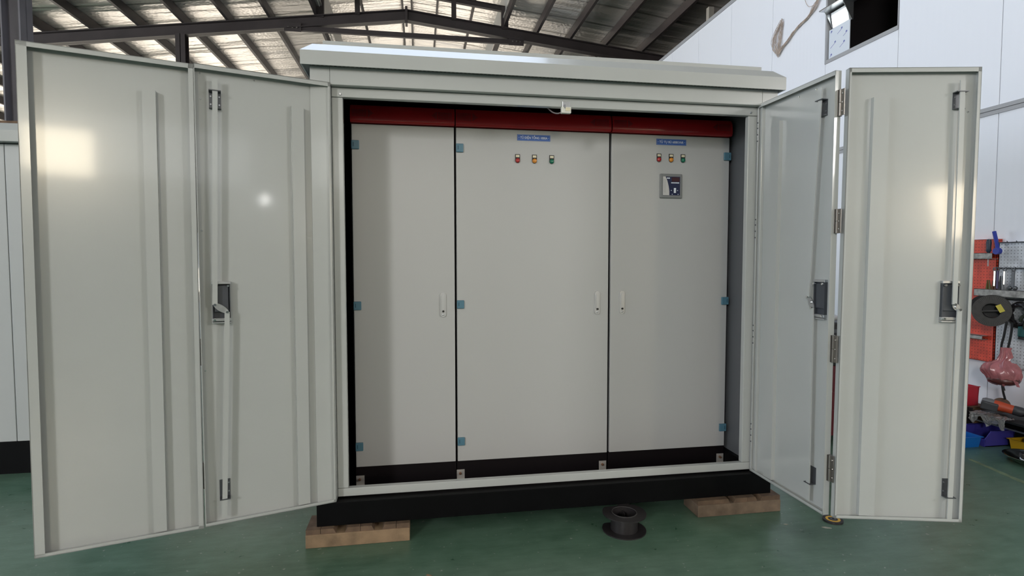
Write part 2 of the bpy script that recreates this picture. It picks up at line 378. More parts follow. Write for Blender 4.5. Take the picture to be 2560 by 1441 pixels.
o = MB().box((6.2, 9.0, 5.2), (6.32, 9.12, roof_z(6.25, 0.14))).obj('column_4', mat('post_pale', (0.42, 0.39, 0.34), 0.6)); tag(o, 'pale post rising above the white wall', kind='structure')

# ---- white insulated wall on the right
XW = 4.4
o = MB().box((XW + 0.07, -3.0, 5.14), (13, 20, 5.20)).obj('wall_room_lid', ROOM_SHADE) ; tag(o, 'dark lid of the room behind the white wall', kind='structure')
wr = struct('wall_right', (XW, 0, 0), 'white insulated panel wall on the right')
def wpanel(y0, y1, z0, z1): MB().box((XW, y0 + 0.003, z0), (XW + 0.07, y1 - 0.003, z1), 0.002).obj('wall_panel', PANEL, wr)
for k in range(-3, 20):
    a = k - 0.003
    if k == 2: wpanel(k, k + 1, 0, 3.675); continue
    wpanel(k, k + 1, 0, 5.245)
MB().box((XW + 0.01, -3, 0.0), (XW + 0.06, 2, 5.2)).box((XW + 0.01, 3, 0.0), (XW + 0.06, 20, 5.2)).box((XW + 0.01, 2, 0), (XW + 0.06, 3, 3.66)).obj('wall_core', TRIM, wr)
o = MB().box((XW - 0.012, -3, 5.22), (XW + 0.09, 20, 5.275)).obj('trim_1', TRIM); tag(o, 'grey capping along the top of the white wall', kind='structure')
o = MB().box((XW - 0.012, -3, 2.592), (XW - 0.0005, 20, 2.622)).box((XW - 0.018, -3, 2.626), (XW - 0.0005, 20, 2.658)).obj('trim_2', TRIM); tag(o, 'grey joint strip across the white wall', kind='structure')
w1 = struct('window_1', (XW, 2.5, 3.675), 'window opening high in the white wall')
MB().box((XW - 0.01, 2.0, 3.655), (XW + 0.09, 3.0, 3.695)).obj('window_sill', TRIM, w1)
MB().box((XW - 0.01, 2.975, 3.695), (XW + 0.09, 3.0, 5.2)).obj('window_jamb', TRIM, w1)
MB().box((XW - 0.004, 2.0, 3.695), (XW + 0.09, 2.012, 5.2)).obj('window_jamb', TRIM, w1)
rm = MB().box((XW + 1.6, -1, 3.0), (XW + 1.65, 6, 5.13)).box((XW + 0.08, -1, 3.0), (XW + 1.65, 6, 3.05)).box((XW + 0.08, -1, 3), (XW + 1.65, -0.95, 5.13)).box((XW + 0.08, 5.95, 3), (XW + 1.65, 6.0, 5.13)).obj('wall_room', ROOM_SHADE)
tag(rm, 'dark room behind the high window', kind='structure')
# film-covered sheet in the window
sh = thing('film_covered_sheet', (XW + 0.02, 2.8, 3.696), 'white sheet in protective film with blue print, upright in the high window', 'sheet')
MB().box((XW + 0.015, 2.655, 3.696), (XW + 0.023, 2.968, 4.025)).obj('sheet', mat('film_white', (0.70, 0.74, 0.80), 0.25), sh)
FB = mat('film_print_blue', (0.03, 0.05, 0.35), 0.5)
for (y, z, w) in ((2.80, 3.96, 0.09), (2.72, 3.90, 0.07), (2.90, 3.84, 0.10), (2.76, 3.80, 0.09), (2.93, 3.73, 0.04), (2.93, 3.99, 0.03)):
    M = Matrix.Translation((XW + 0.0145, y, z)) @ Matrix.Rotation(R(-28), 4, 'X')
    MB().box((-0.0003, -w / 2, -0.002), (0.0003, w / 2, 0.002), M=M).box((-0.0003, -w / 2, 0.006), (0.0003, -w / 2 + 0.022, 0.016), M=M).obj('film_print', FB, sh)
fl = thing('flood_lamp', (XW - 0.02, 2.83, 4.0), 'lit white lamp under a steel plate in the high window', 'lamp')
MB().box((XW - 0.12, 2.60, 4.222), (XW + 0.075, 2.97, 4.236), 0.002).obj('canopy_plate', ZINC, fl)
for y in (2.665, 2.945):
    MB().prism([(XW - 0.07, 4.222), (XW + 0.06, 4.222), (XW + 0.06, 4.03), (XW + 0.045, 4.03)], y - 0.004, y + 0.004, 'y').obj('side_bracket', ZINC, fl)
MB().prism([(XW + 0.055, 4.20), (XW + 0.0, 4.20), (XW + 0.03, 4.035), (XW + 0.055, 4.035)], 2.685, 2.93, 'y').obj('lamp_body', mat('lamp_body_white', (0.7, 0.72, 0.74), 0.4), fl)
MB().prism([(XW + 0.0005, 4.17), (XW - 0.0025, 4.17), (XW + 0.0215, 4.04), (XW + 0.0245, 4.04)], 2.695, 2.92, 'y').obj('diffuser', mat('lamp_glow', (0.95, 1.0, 0.97), 0.5, emit=2.2), fl)

# packing strap tangle stuck to the wall
STR = mat('strap_tan', (0.46, 0.37, 0.31), 0.6, var=0.2, vscale=30)
st = thing('packing_strap_tangle', (XW - 0.02, 3.8, 4.11), 'tan tangle of packing strap hanging on the white wall', 'strap')
rs = random.Random(3)
def strap(pts, r=0.006):
    pp = [(XW - 0.012 - 0.02 * rs.random(), y, z) for y, z in pts]
    MB().tube(smooth_poly(pp, 6), r, 5).obj('strap_strand', STR, st, smooth=True)
j = lambda a: (rs.random() - 0.5) * a
for k in range(9):
    strap([(3.06 + j(.06), 4.66), (3.10 + j(.07), 4.46 + j(.05)), (3.16 + j(.08), 4.38 + j(.05)), (3.30 + j(.04), 4.31 + j(.02)), (3.45 + j(.02), 4.265 + j(.02)), (3.56 + j(.03), 4.225 + j(.02)), (3.66 + j(.06), 4.17 + j(.06)), (3.76 + j(.08), 4.12 + j(.06)), (3.84 + j(.05), 4.06 + j(.06))], 0.0028 + 0.002 * rs.random())
for k in range(14):
    a = j(.10)
    strap([(3.84 + j(.04), 4.06 + j(.06)), (3.90 + j(.08) + a, 4.17 + j(.06)), (3.93 + j(.06) + a, 4.29 + j(.06)), (3.86 + j(.08) + a, 4.40 + j(.08)), (3.78 + j(.05), 4.45 + j(.08)), (3.80 + j(.06), 4.33 + j(.06)), (3.81 + j(.08), 4.20 + j(.06)), (3.83 + j(.06), 4.08 + j(.05))], 0.0018 + 0.0018 * rs.random())
strap([(3.37, 4.62), (3.34, 4.52), (3.28, 4.43), (3.18, 4.40)], 0.003)

# ================================================================ KIOSK ENCLOSURE
XC = 0.49
K = thing('kiosk_enclosure', (XC, 0.6, 0.09), 'large light grey electrical kiosk with four folding doors wide open', 'enclosure')
BL, BR_, YB, YK = -0.737, 1.717, -0.045, 1.35      # body left, right, front plane, back
# base
MB().box((BL - 0.004, -0.052, 0.09), (BR_ + 0.004, 0.0, 0.207), 0.002).box((BL - 0.004, YK, 0.09), (BR_ + 0.004, YK + 0.05, 0.207)).box((BL - 0.004, 0, 0.09), (BL + 0.05, YK, 0.207)).box((BR_ - 0.046, 0, 0.09), (BR_ + 0.004, YK, 0.207)).obj('base_frame', BLACK, K)
MB().box((BL + 0.05, 0.001, 0.10), (BR_ - 0.046, YK, 0.122)).obj('floor_plate', DARKIN, K)
# corner posts, side walls, back, inner ceiling
for x0, x1 in ((BL, -0.646), (1.626, BR_)):
    MB().box((x0, YB, 0.208), (x1, 0.03, 2.335), 0.002).obj('corner_post', GREY, K)
INW = mat('inner_wall_shade_grey', (0.12, 0.124, 0.132), 0.5)  # darker than the kiosk paint: the interior's shade is put into this colour
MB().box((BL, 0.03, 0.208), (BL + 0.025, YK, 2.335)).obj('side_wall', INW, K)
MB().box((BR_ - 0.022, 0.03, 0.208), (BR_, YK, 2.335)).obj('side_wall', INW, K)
MB().box((BL, YK, 0.208), (BR_, YK + 0.025, 2.335)).obj('back_panel', GREY, K)
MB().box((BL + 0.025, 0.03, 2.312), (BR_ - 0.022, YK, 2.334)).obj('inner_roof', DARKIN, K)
# header panel and frame
MB().box((-0.645, YB, 2.252), (1.625, 0.03, 2.335), 0.002).obj('header_panel', GREY, K)
MB().box((-0.645, -0.004, 0.215), (1.625, 0.03, 0.256), 0.003).obj('door_sill', GREY, K)
MB().box((-0.645, -0.006, 2.205), (1.625, 0.03, 2.251), 0.003).obj('door_head', GREY, K)
MB().box((-0.645, -0.002, 0.257), (-0.5926, 0.03, 2.204), 0.003).obj('door_post', GREY, K)
MB().box((1.571, -0.002, 0.257), (1.625, 0.03, 2.204), 0.003).obj('door_post', GREY, K)
sc0 = MB().cyl((0, 0, 0), (0, -0.005, 0), 0.0075, 0.005, 10).obj('screw', ZINC, K, pivot=(0, 0, 0)); 
def screw(parent_off): 
    return dup(sc0, K, Vector(parent_off) - Vector(K['_o']))
sc0.location = Vector((-0.603, -0.006, 2.219)) - Vector(K['_o'])
screw((1.583, -0.006, 2.221))
# roof: fascia, vent strip, chamfer, ridge cap
fx0, fx1, fy = -0.772, 1.736, -0.088
MB().box((fx0, fy, 2.328), (fx1, fy + 0.006, 2.394)).box((fx0, fy + 0.006, 2.328), (fx0 + 0.006, YK + 0.05, 2.394)).box((fx1 - 0.006, fy + 0.006, 2.328), (fx1, YK + 0.05, 2.394)).obj('roof_fascia', GREY, K)
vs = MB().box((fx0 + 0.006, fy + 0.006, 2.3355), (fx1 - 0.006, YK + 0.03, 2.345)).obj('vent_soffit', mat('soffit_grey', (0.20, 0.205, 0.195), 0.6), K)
vm = MB()
x = fx0 + 0.05
while x < fx1 - 0.05:
    vm.box((x, fy + 0.014, 2.3345), (x + 0.011, YB - 0.010, 2.3354)); x += 0.020
sl = vm.obj('vent_slots', KEYH, vs, M=Matrix.Translation(Vector((0, 0, 0)))); sl['kind'] = 'stuff'
sl.location = -Vector(K['_o'])
def roof_hip():
    m = MB(); i = 0.048; z0, z1 = 2.394, 2.440
    a = [(fx0, fy), (fx1, fy), (fx1, YK + 0.05), (fx0, YK + 0.05)]; b = [(fx0 + i, fy + i), (fx1 - i, fy + i), (fx1 - i, YK + 0.05 - i), (fx0 + i, YK + 0.05 - i)]
    A = [m.bm.verts.new((*p, z0)) for p in a]; B = [m.bm.verts.new((*p, z1)) for p in b]
    for k in range(4): m.bm.faces.new([A[k], A[(k + 1) % 4], B[(k + 1) % 4], B[k]])
    m.bm.faces.new(B); m.bm.faces.new(A[::-1]); return m
roof_hip().obj('roof_slope', GREY, K)
MB().box((-0.682, 0.0, 2.4405), (1.646, YK - 0.05, 2.474), 0.002).obj('ridge_cap', GREY, K)

# ---- folding door leaves
HL = 2.05
def leaf(O, e, z, w, sgn, lip_h, lip_f, label, DP=0.040, rib=(0.118, 0.177)):
    e = Vector(e).normalized(); z = Vector(z).normalized(); y = z.cross(e).normalized(); z = e.cross(y)
    M = Matrix(((e.x, y.x, z.x, O[0]), (e.y, y.y, z.y, O[1]), (e.z, y.z, z.z, O[2]), (0, 0, 0, 1)))
    D = lambda d: d * sgn                      # d: distance toward the inner side
    m = MB()
    m.box((0, D(-DP - 0.003), 0), (w, D(-DP), HL))
    for a, b in (((0, 0), (0.003, HL)), ((w - 0.003, 0), (w, HL)), ((0, 0), (w, 0.003)), ((0, HL - 0.003), (w, HL))):
        m.box((a[0], D(-DP), a[1]), (b[0], D(0), b[1]))
    if lip_h: m.box((0, D(-0.003), 0), (lip_h, D(0), HL))
    if lip_f: m.box((w - lip_f, D(-0.003), 0), (w, D(0), HL))
    m.box((0, D(-0.003), 0), (w, D(0), 0.014)); m.box((0, D(-0.003), HL - 0.020), (w, D(0), HL))
    Mk = Matrix.Translation(-Vector(K['_o'])) @ M
    lf = m.obj('door_leaf', GREY, K, M=Mk); lf['label'] = label
    I = Matrix.Identity(4)
    # stiffener: shallow top-hat channel
    r0, r1 = rib; rd = -DP + (0.028 if DP > 0.03 else 0.021)
    MB().prism([(r0, D(-DP)), (r0 + 0.001, D(rd)), (r1 - 0.001, D(rd)), (r1, D(-DP))], 0.014, 1.922, 'z').obj('stiffener', GREY, lf, M=I)
    return lf, M, D, DP, I

def lock_set(lf, D, DP, uc, upper, lower):
    I = Matrix.Identity(4)
    # lock box recess: dark tray with bright end straps
    b0, b1 = uc - 0.036, uc + 0.036; v0, v1 = 0.93, 1.095
    MB().box((b0, D(-DP), v0), (b1, D(-DP + 0.003), v1)).box((b0, D(-DP), v0), (b0 + 0.003, D(-0.012), v1)).box((b1 - 0.003, D(-DP), v0), (b1, D(-0.012), v1)).box((b0 + 0.006, D(-DP), v0 + 0.035), (b1 - 0.006, D(-0.018), v1 - 0.01), 0.004).obj('lock_box', LOCKB, lf, M=I)
    for va, vb in ((v0 - 0.006, v0 + 0.008), (v0 - 0.016, v0 - 0.009), (v1 - 0.004, v1 + 0.008)):
        MB().box((b0 - 0.002, D(-DP), va), (b1 + 0.002, D(-0.010), vb), 0.0015).obj('lock_strap', ZINC, lf, M=I)
    for uu, vv in ((b0 + 0.008, v0 + 0.001), (b1 - 0.008, v0 + 0.001), (b1 - 0.008, v1 - 0.012), (b0 + 0.008, v1 - 0.012)):
        MB().cyl((uu, D(-0.014), vv), (uu, D(-0.002), vv), 0.005, seg=10).obj('lock_screw', CHROME, lf, M=I)
    # cam with two pins
    vc = (upper[1][1] + lower[0][1]) / 2; c = ((upper[1][0] + lower[0][0]) / 2, vc)
    dx, dz = lower[0][0] - upper[1][0], lower[0][1] - upper[1][1]; L = math.hypot(dx, dz); a = math.atan2(dz, dx)
    poly = [(L * .62 * math.cos(t), 0.014 * math.sin(t)) for t in [2 * math.pi * k / 18 for k in range(18)]]
    poly = [(c[0] + p[0] * math.cos(a) - p[1] * math.sin(a), c[1] + p[0] * math.sin(a) + p[1] * math.cos(a)) for p in poly]
    MB().prism(poly, D(-0.010), D(-0.006), 'y').cyl((c[0], D(-0.018), c[1]), (c[0], D(0.0), c[1]), 0.007, seg=12).obj('lock_cam', ZINC, lf, M=I)
    for p in (upper[1], lower[0]):
        MB().cyl((p[0], D(-0.012), p[1]), (p[0], D(0.006), p[1]), 0.0055, seg=10).obj('cam_pin', CHROME, lf, M=I)
    # rods
    for (a0, a1) in (upper, lower):
        u0, z0 = a0; u1, z1 = a1; h = 0.0105
        MB().prism([(u0 - h, z0), (u0 + h, z0), (u1 + h, z1), (u1 - h, z1)], D(-0.006), D(0.0), 'y').obj('lock_rod', GREY, lf, M=I)
    # guides
    gu = upper[0][0] + (upper[1][0] - upper[0][0]) * 0.1
    MB().box((gu - 0.024, D(-DP), 1.872), (gu + 0.024, D(-DP + 0.003), 1.945)).box((gu - 0.024, D(-DP), 1.942), (gu + 0.024, D(0.004), 1.946)).box((gu - 0.024, D(-DP), 1.870), (gu + 0.024, D(-0.012), 1.874)).obj('rod_guide', DARKST, lf, M=I)
    gl = lower[0][0] + (lower[1][0] - lower[0][0]) * 0.86
    MB().box((gl - 0.022, D(-DP), 0.112), (gl + 0.022, D(-DP + 0.003), 0.192)).box((gl - 0.022, D(-DP), 0.110), (gl + 0.022, D(0.004), 0.114)).obj('rod_guide', DARKST, lf, M=I)
    for gx, vv in ((gu - 0.017, 1.89), (gu - 0.017, 1.925), (gu + 0.017, 1.89), (gu + 0.017, 1.925), (gl - 0.016, 0.135), (gl - 0.016, 0.175)):
        MB().cyl((gx, D(-DP), vv), (gx, D(-DP + 0.006), vv), 0.0035, seg=8).obj('guide_screw', ZINC, lf, M=I)
def leaf_screws(lf, D, DP, pts):
    I = Matrix.Identity(4)
    for u, v in pts: MB().cyl((u, D(-DP), v), (u, D(-DP + 0.004), v), 0.005, 0.003, 8).obj('screw', CHROME, lf, M=I)
def hinge(lf, D, w, v0, v1, gap=0.034):
    I = Matrix.Identity(4); vm = (v0 + v1) / 2
    MB().box((w - 0.001, D(-0.036), v0), (w + 0.003, D(-0.012), v1), 0.001).cyl((w + 0.010, D(-0.020), v0), (w + 0.010, D(-0.020), vm - 0.001), 0.007, seg=12).box((w + 0.002, D(-0.024), v0), (w + 0.010, D(-0.020), vm)).obj('hinge', BRONZE, lf, M=I)
    MB().cyl((w + 0.010, D(-0.020), vm + 0.001), (w + 0.010, D(-0.020), v1), 0.0065, seg=12).box((w + 0.010, D(-0.0235), v0), (w + gap, D(-0.0195), v1), 0.001).obj('hinge', BRONZE, lf, M=I)
    for vv in (v0 + 0.02, vm, v1 - 0.02):
        MB().cyl((w + gap - 0.009, D(-0.0195), vv), (w + gap - 0.009, D(-0.017), vv), 0.003, seg=8).obj('hinge_screw', CHROME, lf, M=I)

LIu = ((0.489, 1.997), (0.511, 1.0)); LIl = ((0.463, 0.966), (0.493, 0.030))
lf, M, D, DP, I = leaf((-0.6455, -0.0515, 0.2098), (-0.9503, -0.3115, 0.0017), (0.0016, 0.0006, 1.0), 0.570, 1, 0.012, 0.0, 'inner leaf of the left folding door, with lock rods', 0.040, (0.120, 0.176))
lock_set(lf, D, DP, 0.485, LIu, LIl); leaf_screws(lf, D, DP, ((0.548, 2.02), (0.548, 1.91), (0.33, 2.02), (0.555, 1.33), (0.555, 0.7)))
for v0 in (0.17, 0.73, 1.32, 1.85): hinge(lf, D, 0.571, v0, v0 + 0.12, 0.016)
lf, M, D, DP, I = leaf((-1.1931, -0.2290, 0.2061), (-0.9585, -0.2851, 0.0045), (0.0043, 0.0013, 1.0), 0.600, 1, 0.021, 0.035, 'outer leaf of the left folding door', 0.040, (0.143, 0.194))
RIu = ((0.478, 2.0), (0.430, 1.018)); RIl = ((0.460, 0.966), (0.466, 0.025))
lf, M, D, DP, I = leaf((1.6131, -0.0145, 0.2131), (0.0202, -0.9998, -0.0002), (0.0018, -0.0002, 1.0), 0.572, -1, 0.012, 0.0, 'inner leaf of the right folding door, seen almost edge-on', 0.028, (0.112, 0.180))
lock_set(lf, D, DP, 0.492, RIu, RIl); leaf_screws(lf, D, DP, ((0.30, 2.01), (0.42, 2.01)))
for v0, v1 in ((0.166, 0.289), (0.724, 0.849), (1.317, 1.427), (1.845, 1.963)): hinge(lf, D, 0.572, v0, v1)
for v0 in (0.17, 0.73, 1.32, 1.85):
    for q in (0.0, 0.035, 0.07, 0.1):
        MB().cyl((0.006, D(0.0), v0 + q), (0.006, D(0.003), v0 + q), 0.004, seg=8).obj('hinge_screw', DARKST, lf, M=I)
ROu = ((0.490, 1.993), (0.496, 0.997)); ROl = ((0.518, 0.973), (0.513, 0.014))
lf, M, D, DP, I = leaf((1.6481, -0.6298, 0.2165), (0.9768, -0.2141, -0.0107), (0.0122, 0.0058, 0.9999), 0.568, -1, 0.010, 0.014, 'outer leaf of the right folding door, with lock rods', 0.028, (0.113, 0.184))
lock_set(lf, D, DP, 0.485, ROu, ROl); leaf_screws(lf, D, DP, ((0.535, 1.86),))

# door limit switch hanging from the door head
ls = thing('limit_switch', (0.526, -0.012, 2.18), 'small white door switch with lead under the door head', 'switch')
MB().box((0.512, -0.011, 2.205), (0.552, -0.0065, 2.232), 0.001).obj('switch_bracket', ZINC, ls)
MB().box((0.505, -0.020, 2.172), (0.556, 0.004, 2.204), 0.002).obj('switch_body', mat('switch_white', (0.7, 0.69, 0.63), 0.4), ls)
MB().box((0.526, -0.023, 2.182), (0.550, -0.020, 2.199), 0.001).obj('switch_face', CREAM, ls)
MB().cyl((0.522, -0.022, 2.196), (0.522, -0.022, 2.214), 0.003, seg=8).obj('switch_lever', DARKST, ls)
MB().tube(smooth_poly([(0.507, 0.0, 2.178), (0.488, 0.01, 2.175), (0.465, 0.025, 2.186), (0.44, 0.045, 2.215)], 5), 0.0035, 6).obj('switch_lead', mat('lead_grey', (0.22, 0.19, 0.2), 0.5), ls, smooth=True)

# ================================================================ INNER CABINETS
YP = 0.35; CZ0, CZ1, CZT = 0.233, 2.166, 2.262
def cabinet(x0, x1, label, hinge_side, handle_x):
    t = thing('switchgear_cabinet', ((x0 + x1) / 2, YP + 0.35, 0.122), label, 'cabinet', 'cabinets inside the kiosk')
    MB().box((x0 + 0.002, YP + 0.02, CZ0), (x1 - 0.002, YP + 0.75, CZ1 + 0.09)).obj('cabinet_body', mat('carcass_dark', (0.03, 0.03, 0.032), 0.6), t)
    MB().box((x0 + 0.002, YP + 0.012, 0.122), (x1 - 0.002, YP + 0.75, CZ0 - 0.001)).obj('plinth', DARKIN, t)
    d = MB().box((x0 + 0.005, YP, CZ0), (x1 - 0.005, YP + 0.019, CZ1 - 0.004), 0.0025).obj('cabinet_door', CAB, t)
    cy = YP - 0.028
    prof = [(YP + 0.10, CZT)] + [(cy + 0.018, CZT)] + [(cy + 0.004, CZT - 0.02), (cy, CZT - 0.05), (cy, CZ1 + 0.022)] + [(cy + 0.012 - 0.012 * math.cos(R(a)), CZ1 + 0.022 - 0.02 * math.sin(R(a))) for a in (25, 50, 75, 90)] + [(YP + 0.10, CZ1 + 0.002)]
    cn = MB().prism(prof, x0 + 0.002, x1 - 0.002, 'x').obj('canopy', RED, t, smooth=True)
    for s in (-1, 1):
        xa = (x0 + 0.012) if s < 0 else (x1 - 0.095)
        v = MB()
        for i in range(10):
            for j in range(7):
                v.box((xa + 0.008 * i, cy - 0.0008, CZ1 + 0.030 + 0.006 * j), (xa + 0.008 * i + 0.004, cy + 0.001, CZ1 + 0.0335 + 0.006 * j))
        for i in range(4):
            for j in range(7 - 2 * i):
                bx_ = (xa + 0.085 + 0.008 * i) if s < 0 else (xa - 0.012 - 0.008 * i)
                v.box((bx_, cy - 0.0008, CZ1 + 0.030 + 0.006 * (j + i)), (bx_ + 0.005, cy + 0.001, CZ1 + 0.034 + 0.006 * (j + i)))
        vo = v.obj('canopy_vent', REDV, cn); vo['kind'] = 'stuff'; 
        vo.data.transform(Matrix.Translation(-Vector(t['_o'])))
    for zz in (0.352, 1.154, 2.047):
        xa, xb = (x0 + 0.004, x0 + 0.046) if hinge_side < 0 else (x1 - 0.044, x1 + 0.002)
        h = MB().box((xa, YP - 0.012, zz - 0.024), (xb, YP, zz + 0.024), 0.003).obj('cabinet_hinge', TEAL, t)
        xs = xa + 0.010 if hinge_side < 0 else xb - 0.013
        sd = MB().box((xs, YP - 0.0128, zz - 0.010), (xs + 0.003, YP - 0.0119, zz + 0.012)).obj('hinge_slot', TEALD, h); sd.data.transform(Matrix.Translation(-Vector(t['_o'])))
    # swing handle
    hx, hz = handle_x, 1.153
    def cap(hw, z0, z1, y0, y1, n=10):
        p = [(hx + hw * math.cos(R(a)), z1 - hw + hw * math.sin(R(a))) for a in range(0, 181, 18)] + [(hx + hw * math.cos(R(a)), z0 + hw + hw * math.sin(R(a))) for a in range(180, 361, 18)]
        return MB().prism(p, y0, y1, 'y')
    hd = cap(0.0165, hz - 0.070, hz + 0.070, YP - 0.008, YP).obj('door_handle', SILV, t, smooth=True)
    for o_ in (cap(0.0095, hz - 0.035, hz + 0.056, YP - 0.014, YP - 0.008).obj('handle_grip', SILV, hd, smooth=True),
               MB().cyl((hx, YP - 0.0087, hz - 0.037), (hx, YP - 0.0155, hz - 0.037), 0.0062, seg=14).obj('keyhole', KEYH, hd),
               MB().sph((hx, YP - 0.008, hz - 0.055), 0.0085, (1, 0.5, 0.8)).obj('lock_button', SILV, hd, smooth=True)):
        o_.data.transform(Matrix.Translation(-Vector(t['_o'])))
    return t
def foot_bracket(t, x):
    b = MB().box((x - 0.023, YP + 0.006, 0.124), (x + 0.023, YP + 0.011, 0.180), 0.001).box((x - 0.023, YP - 0.035, 0.1225), (x + 0.023, YP + 0.011, 0.1265), 0.001).obj('foot_bracket', mat('bracket_zinc', (0.50, 0.47, 0.44), 0.45, 0.4), t)
    k = MB().cyl((x - 0.003, YP + 0.006, 0.160), (x - 0.003, YP - 0.006, 0.160), 0.008, seg=6).cyl((x - 0.003, YP + 0.006, 0.160), (x - 0.003, YP - 0.012, 0.160), 0.004, seg=8).obj('bracket_bolt', mat('bolt_rusty', (0.38, 0.23, 0.15), 0.4, 0.8), b)
    k.data.transform(Matrix.Translation(-Vector(t['_o'])))
def pilot(t, x, z, lens):
    o = Vector(t['_o'])
    b = MB().prism([(x - 0.014, z + 0.030), (x + 0.014, z + 0.030), (x + 0.014, z)] + [(x + 0.0145 * math.cos(R(a)), z - 0.005 + 0.016 * math.sin(R(a))) for a in range(0, -181, -20)] + [(x - 0.014, z)], YP - 0.004, YP, 'y').obj('pilot_lamp', KEYH, t)
    a = MB().box((x - 0.0105, YP - 0.005, z + 0.013), (x + 0.0105, YP - 0.0039, z + 0.026)).obj('lamp_tag', CREAM, b)
    c = MB().lathe([(0.0001, 0.014), (0.006, 0.0135), (0.010, 0.011), (0.013, 0.006), (0.0135, 0.0), (0.0001, 0.0)], Matrix.Translation((x, YP - 0.003, z - 0.006)) @ Matrix.Rotation(R(90), 4, 'X'), 18, close=False).obj('lamp_lens', lens, b, smooth=True)
    for k in (a, c): k.data.transform(Matrix.Translation(-o))
def nameplate(t, x, z, w, h, txt, fs, sx):
    o = Vector(t['_o'])
    p = MB().box((x - w / 2, YP - 0.002, z - h / 2), (x + w / 2, YP, z + h / 2)).obj('nameplate', BLUEP, t)
    b = MB()
    i, tk = 0.0025, 0.0011
    for a, c in (((-w / 2 + i, -h / 2 + i), (w / 2 - i, -h / 2 + i + tk)), ((-w / 2 + i, h / 2 - i - tk), (w / 2 - i, h / 2 - i)), ((-w / 2 + i, -h / 2 + i), (-w / 2 + i + tk, h / 2 - i)), ((w / 2 - i - tk, -h / 2 + i), (w / 2 - i, h / 2 - i))):
        b.box((x + a[0], YP - 0.0026, z + a[1]), (x + c[0], YP - 0.0019, z + c[1]))
    for s in (-1, 1):
        xx = x + s * (w / 2 - 0.011)
        b.prism([(xx - 0.004, z), (xx, z + 0.003), (xx + 0.004, z), (xx, z - 0.003)], YP - 0.0026, YP - 0.0019, 'y')
    bo = b.obj('plate_border', mat('plate_border_pale', (0.25, 0.36, 0.62), 0.4), p); bo.data.transform(Matrix.Translation(-o))
    text_mesh('plate_lettering', txt, fs, WHITEP, p, Vector((x, YP - 0.0021, z - 0.001)) - o, (R(90), 0, 0), sx)
c1 = cabinet(-0.598, -0.024, 'narrow plain grey cabinet with red top, leftmost of the three inside the kiosk', -1, -0.096)
c2 = cabinet(-0.022, 0.898, 'wide middle grey cabinet with red top and three lamps inside the kiosk', -1, 0.823)
c3 = cabinet(0.902, 1.673, 'grey cabinet with red top and square meter, rightmost inside the kiosk', 1, 0.979)
foot_bracket(c1, -0.572); foot_bracket(c2, 0.0); foot_bracket(c2, 0.868); foot_bracket(c3, 1.645)
nameplate(c2, 0.434, 2.119, 0.196, 0.035, 'TỦ ĐIỆN TỔNG 1000A', 0.0185, 0.86)
nameplate(c3, 1.285, 2.123, 0.192, 0.036, 'TỦ TỤ BÙ 600KVAR', 0.0195, 0.9)
for x, l in ((0.338, LR), (0.438, LO_), (0.541, LG)): pilot(c2, x, 1.992, l)
for x, l in ((1.206, LR), (1.284, LO_), (1.361, LG)): pilot(c3, x, 2.022, l)
# power factor meter
o3 = Vector(c3['_o']); mx_, mz = 1.283, 1.858; hw = 0.071
mt = MB().box((mx_ - hw, YP - 0.012, mz - hw - 0.002), (mx_ + hw, YP, mz + hw + 0.002), 0.004).obj('meter', GREYP, c3)
def mpart(mb, name, m_): o_ = mb.obj(name, m_, mt); o_.data.transform(Matrix.Translation(-o3)); return o_
mpart(MB().box((mx_ - 0.054, YP - 0.0135, mz - 0.056), (mx_ + 0.056, YP - 0.0118, mz + 0.056)), 'meter_face', NAVY)
mpart(MB().prism([(mx_ - 0.054, mz - 0.056), (mx_ - 0.013, mz - 0.056), (mx_ - 0.013, mz - 0.03), (mx_ - 0.018, mz + 0.0), (mx_ - 0.027, mz + 0.032), (mx_ - 0.038, mz + 0.056), (mx_ - 0.054, mz + 0.056)], YP - 0.0142, YP - 0.0134, 'y'), 'meter_label', mat('label_white', (0.62, 0.60, 0.58), 0.5))
mpart(MB().box((mx_ + 0.002, YP - 0.0140, mz + 0.026), (mx_ + 0.052, YP - 0.0134, mz + 0.052)), 'meter_display', mat('display_dark_red', (0.05, 0.01, 0.015), 0.2))
mpart(MB().box((mx_ - 0.002, YP - 0.0142, mz + 0.016), (mx_ + 0.050, YP - 0.0134, mz + 0.022)), 'meter_bar', WHITEP)
mpart(MB().box((mx_ + 0.016, YP - 0.0150, mz - 0.042), (mx_ + 0.030, YP - 0.0134, mz - 0.012), 0.0007), 'meter_button', WHITEP)
mpart(MB().box((mx_ - 0.030, YP - 0.0142, mz + 0.043), (mx_ - 0.010, YP - 0.0134, mz + 0.050)), 'meter_logo', WHITEP)
for k in range(10): mpart(MB().box((mx_ - 0.050, YP - 0.0146, mz + 0.035 - 0.008 * k), (mx_ - 0.036, YP - 0.0141, mz + 0.0362 - 0.008 * k)), 'meter_print', GREYP)
for (xx, zz) in ((0.0, -0.027), (0.040, -0.027), (0.006, -0.05), (0.044, -0.05)): mpart(MB().box((mx_ + xx - 0.003, YP - 0.0142, mz + zz - 0.002), (mx_ + xx + 0.003, YP - 0.0134, mz + zz + 0.002)), 'meter_mark', WHITEP)

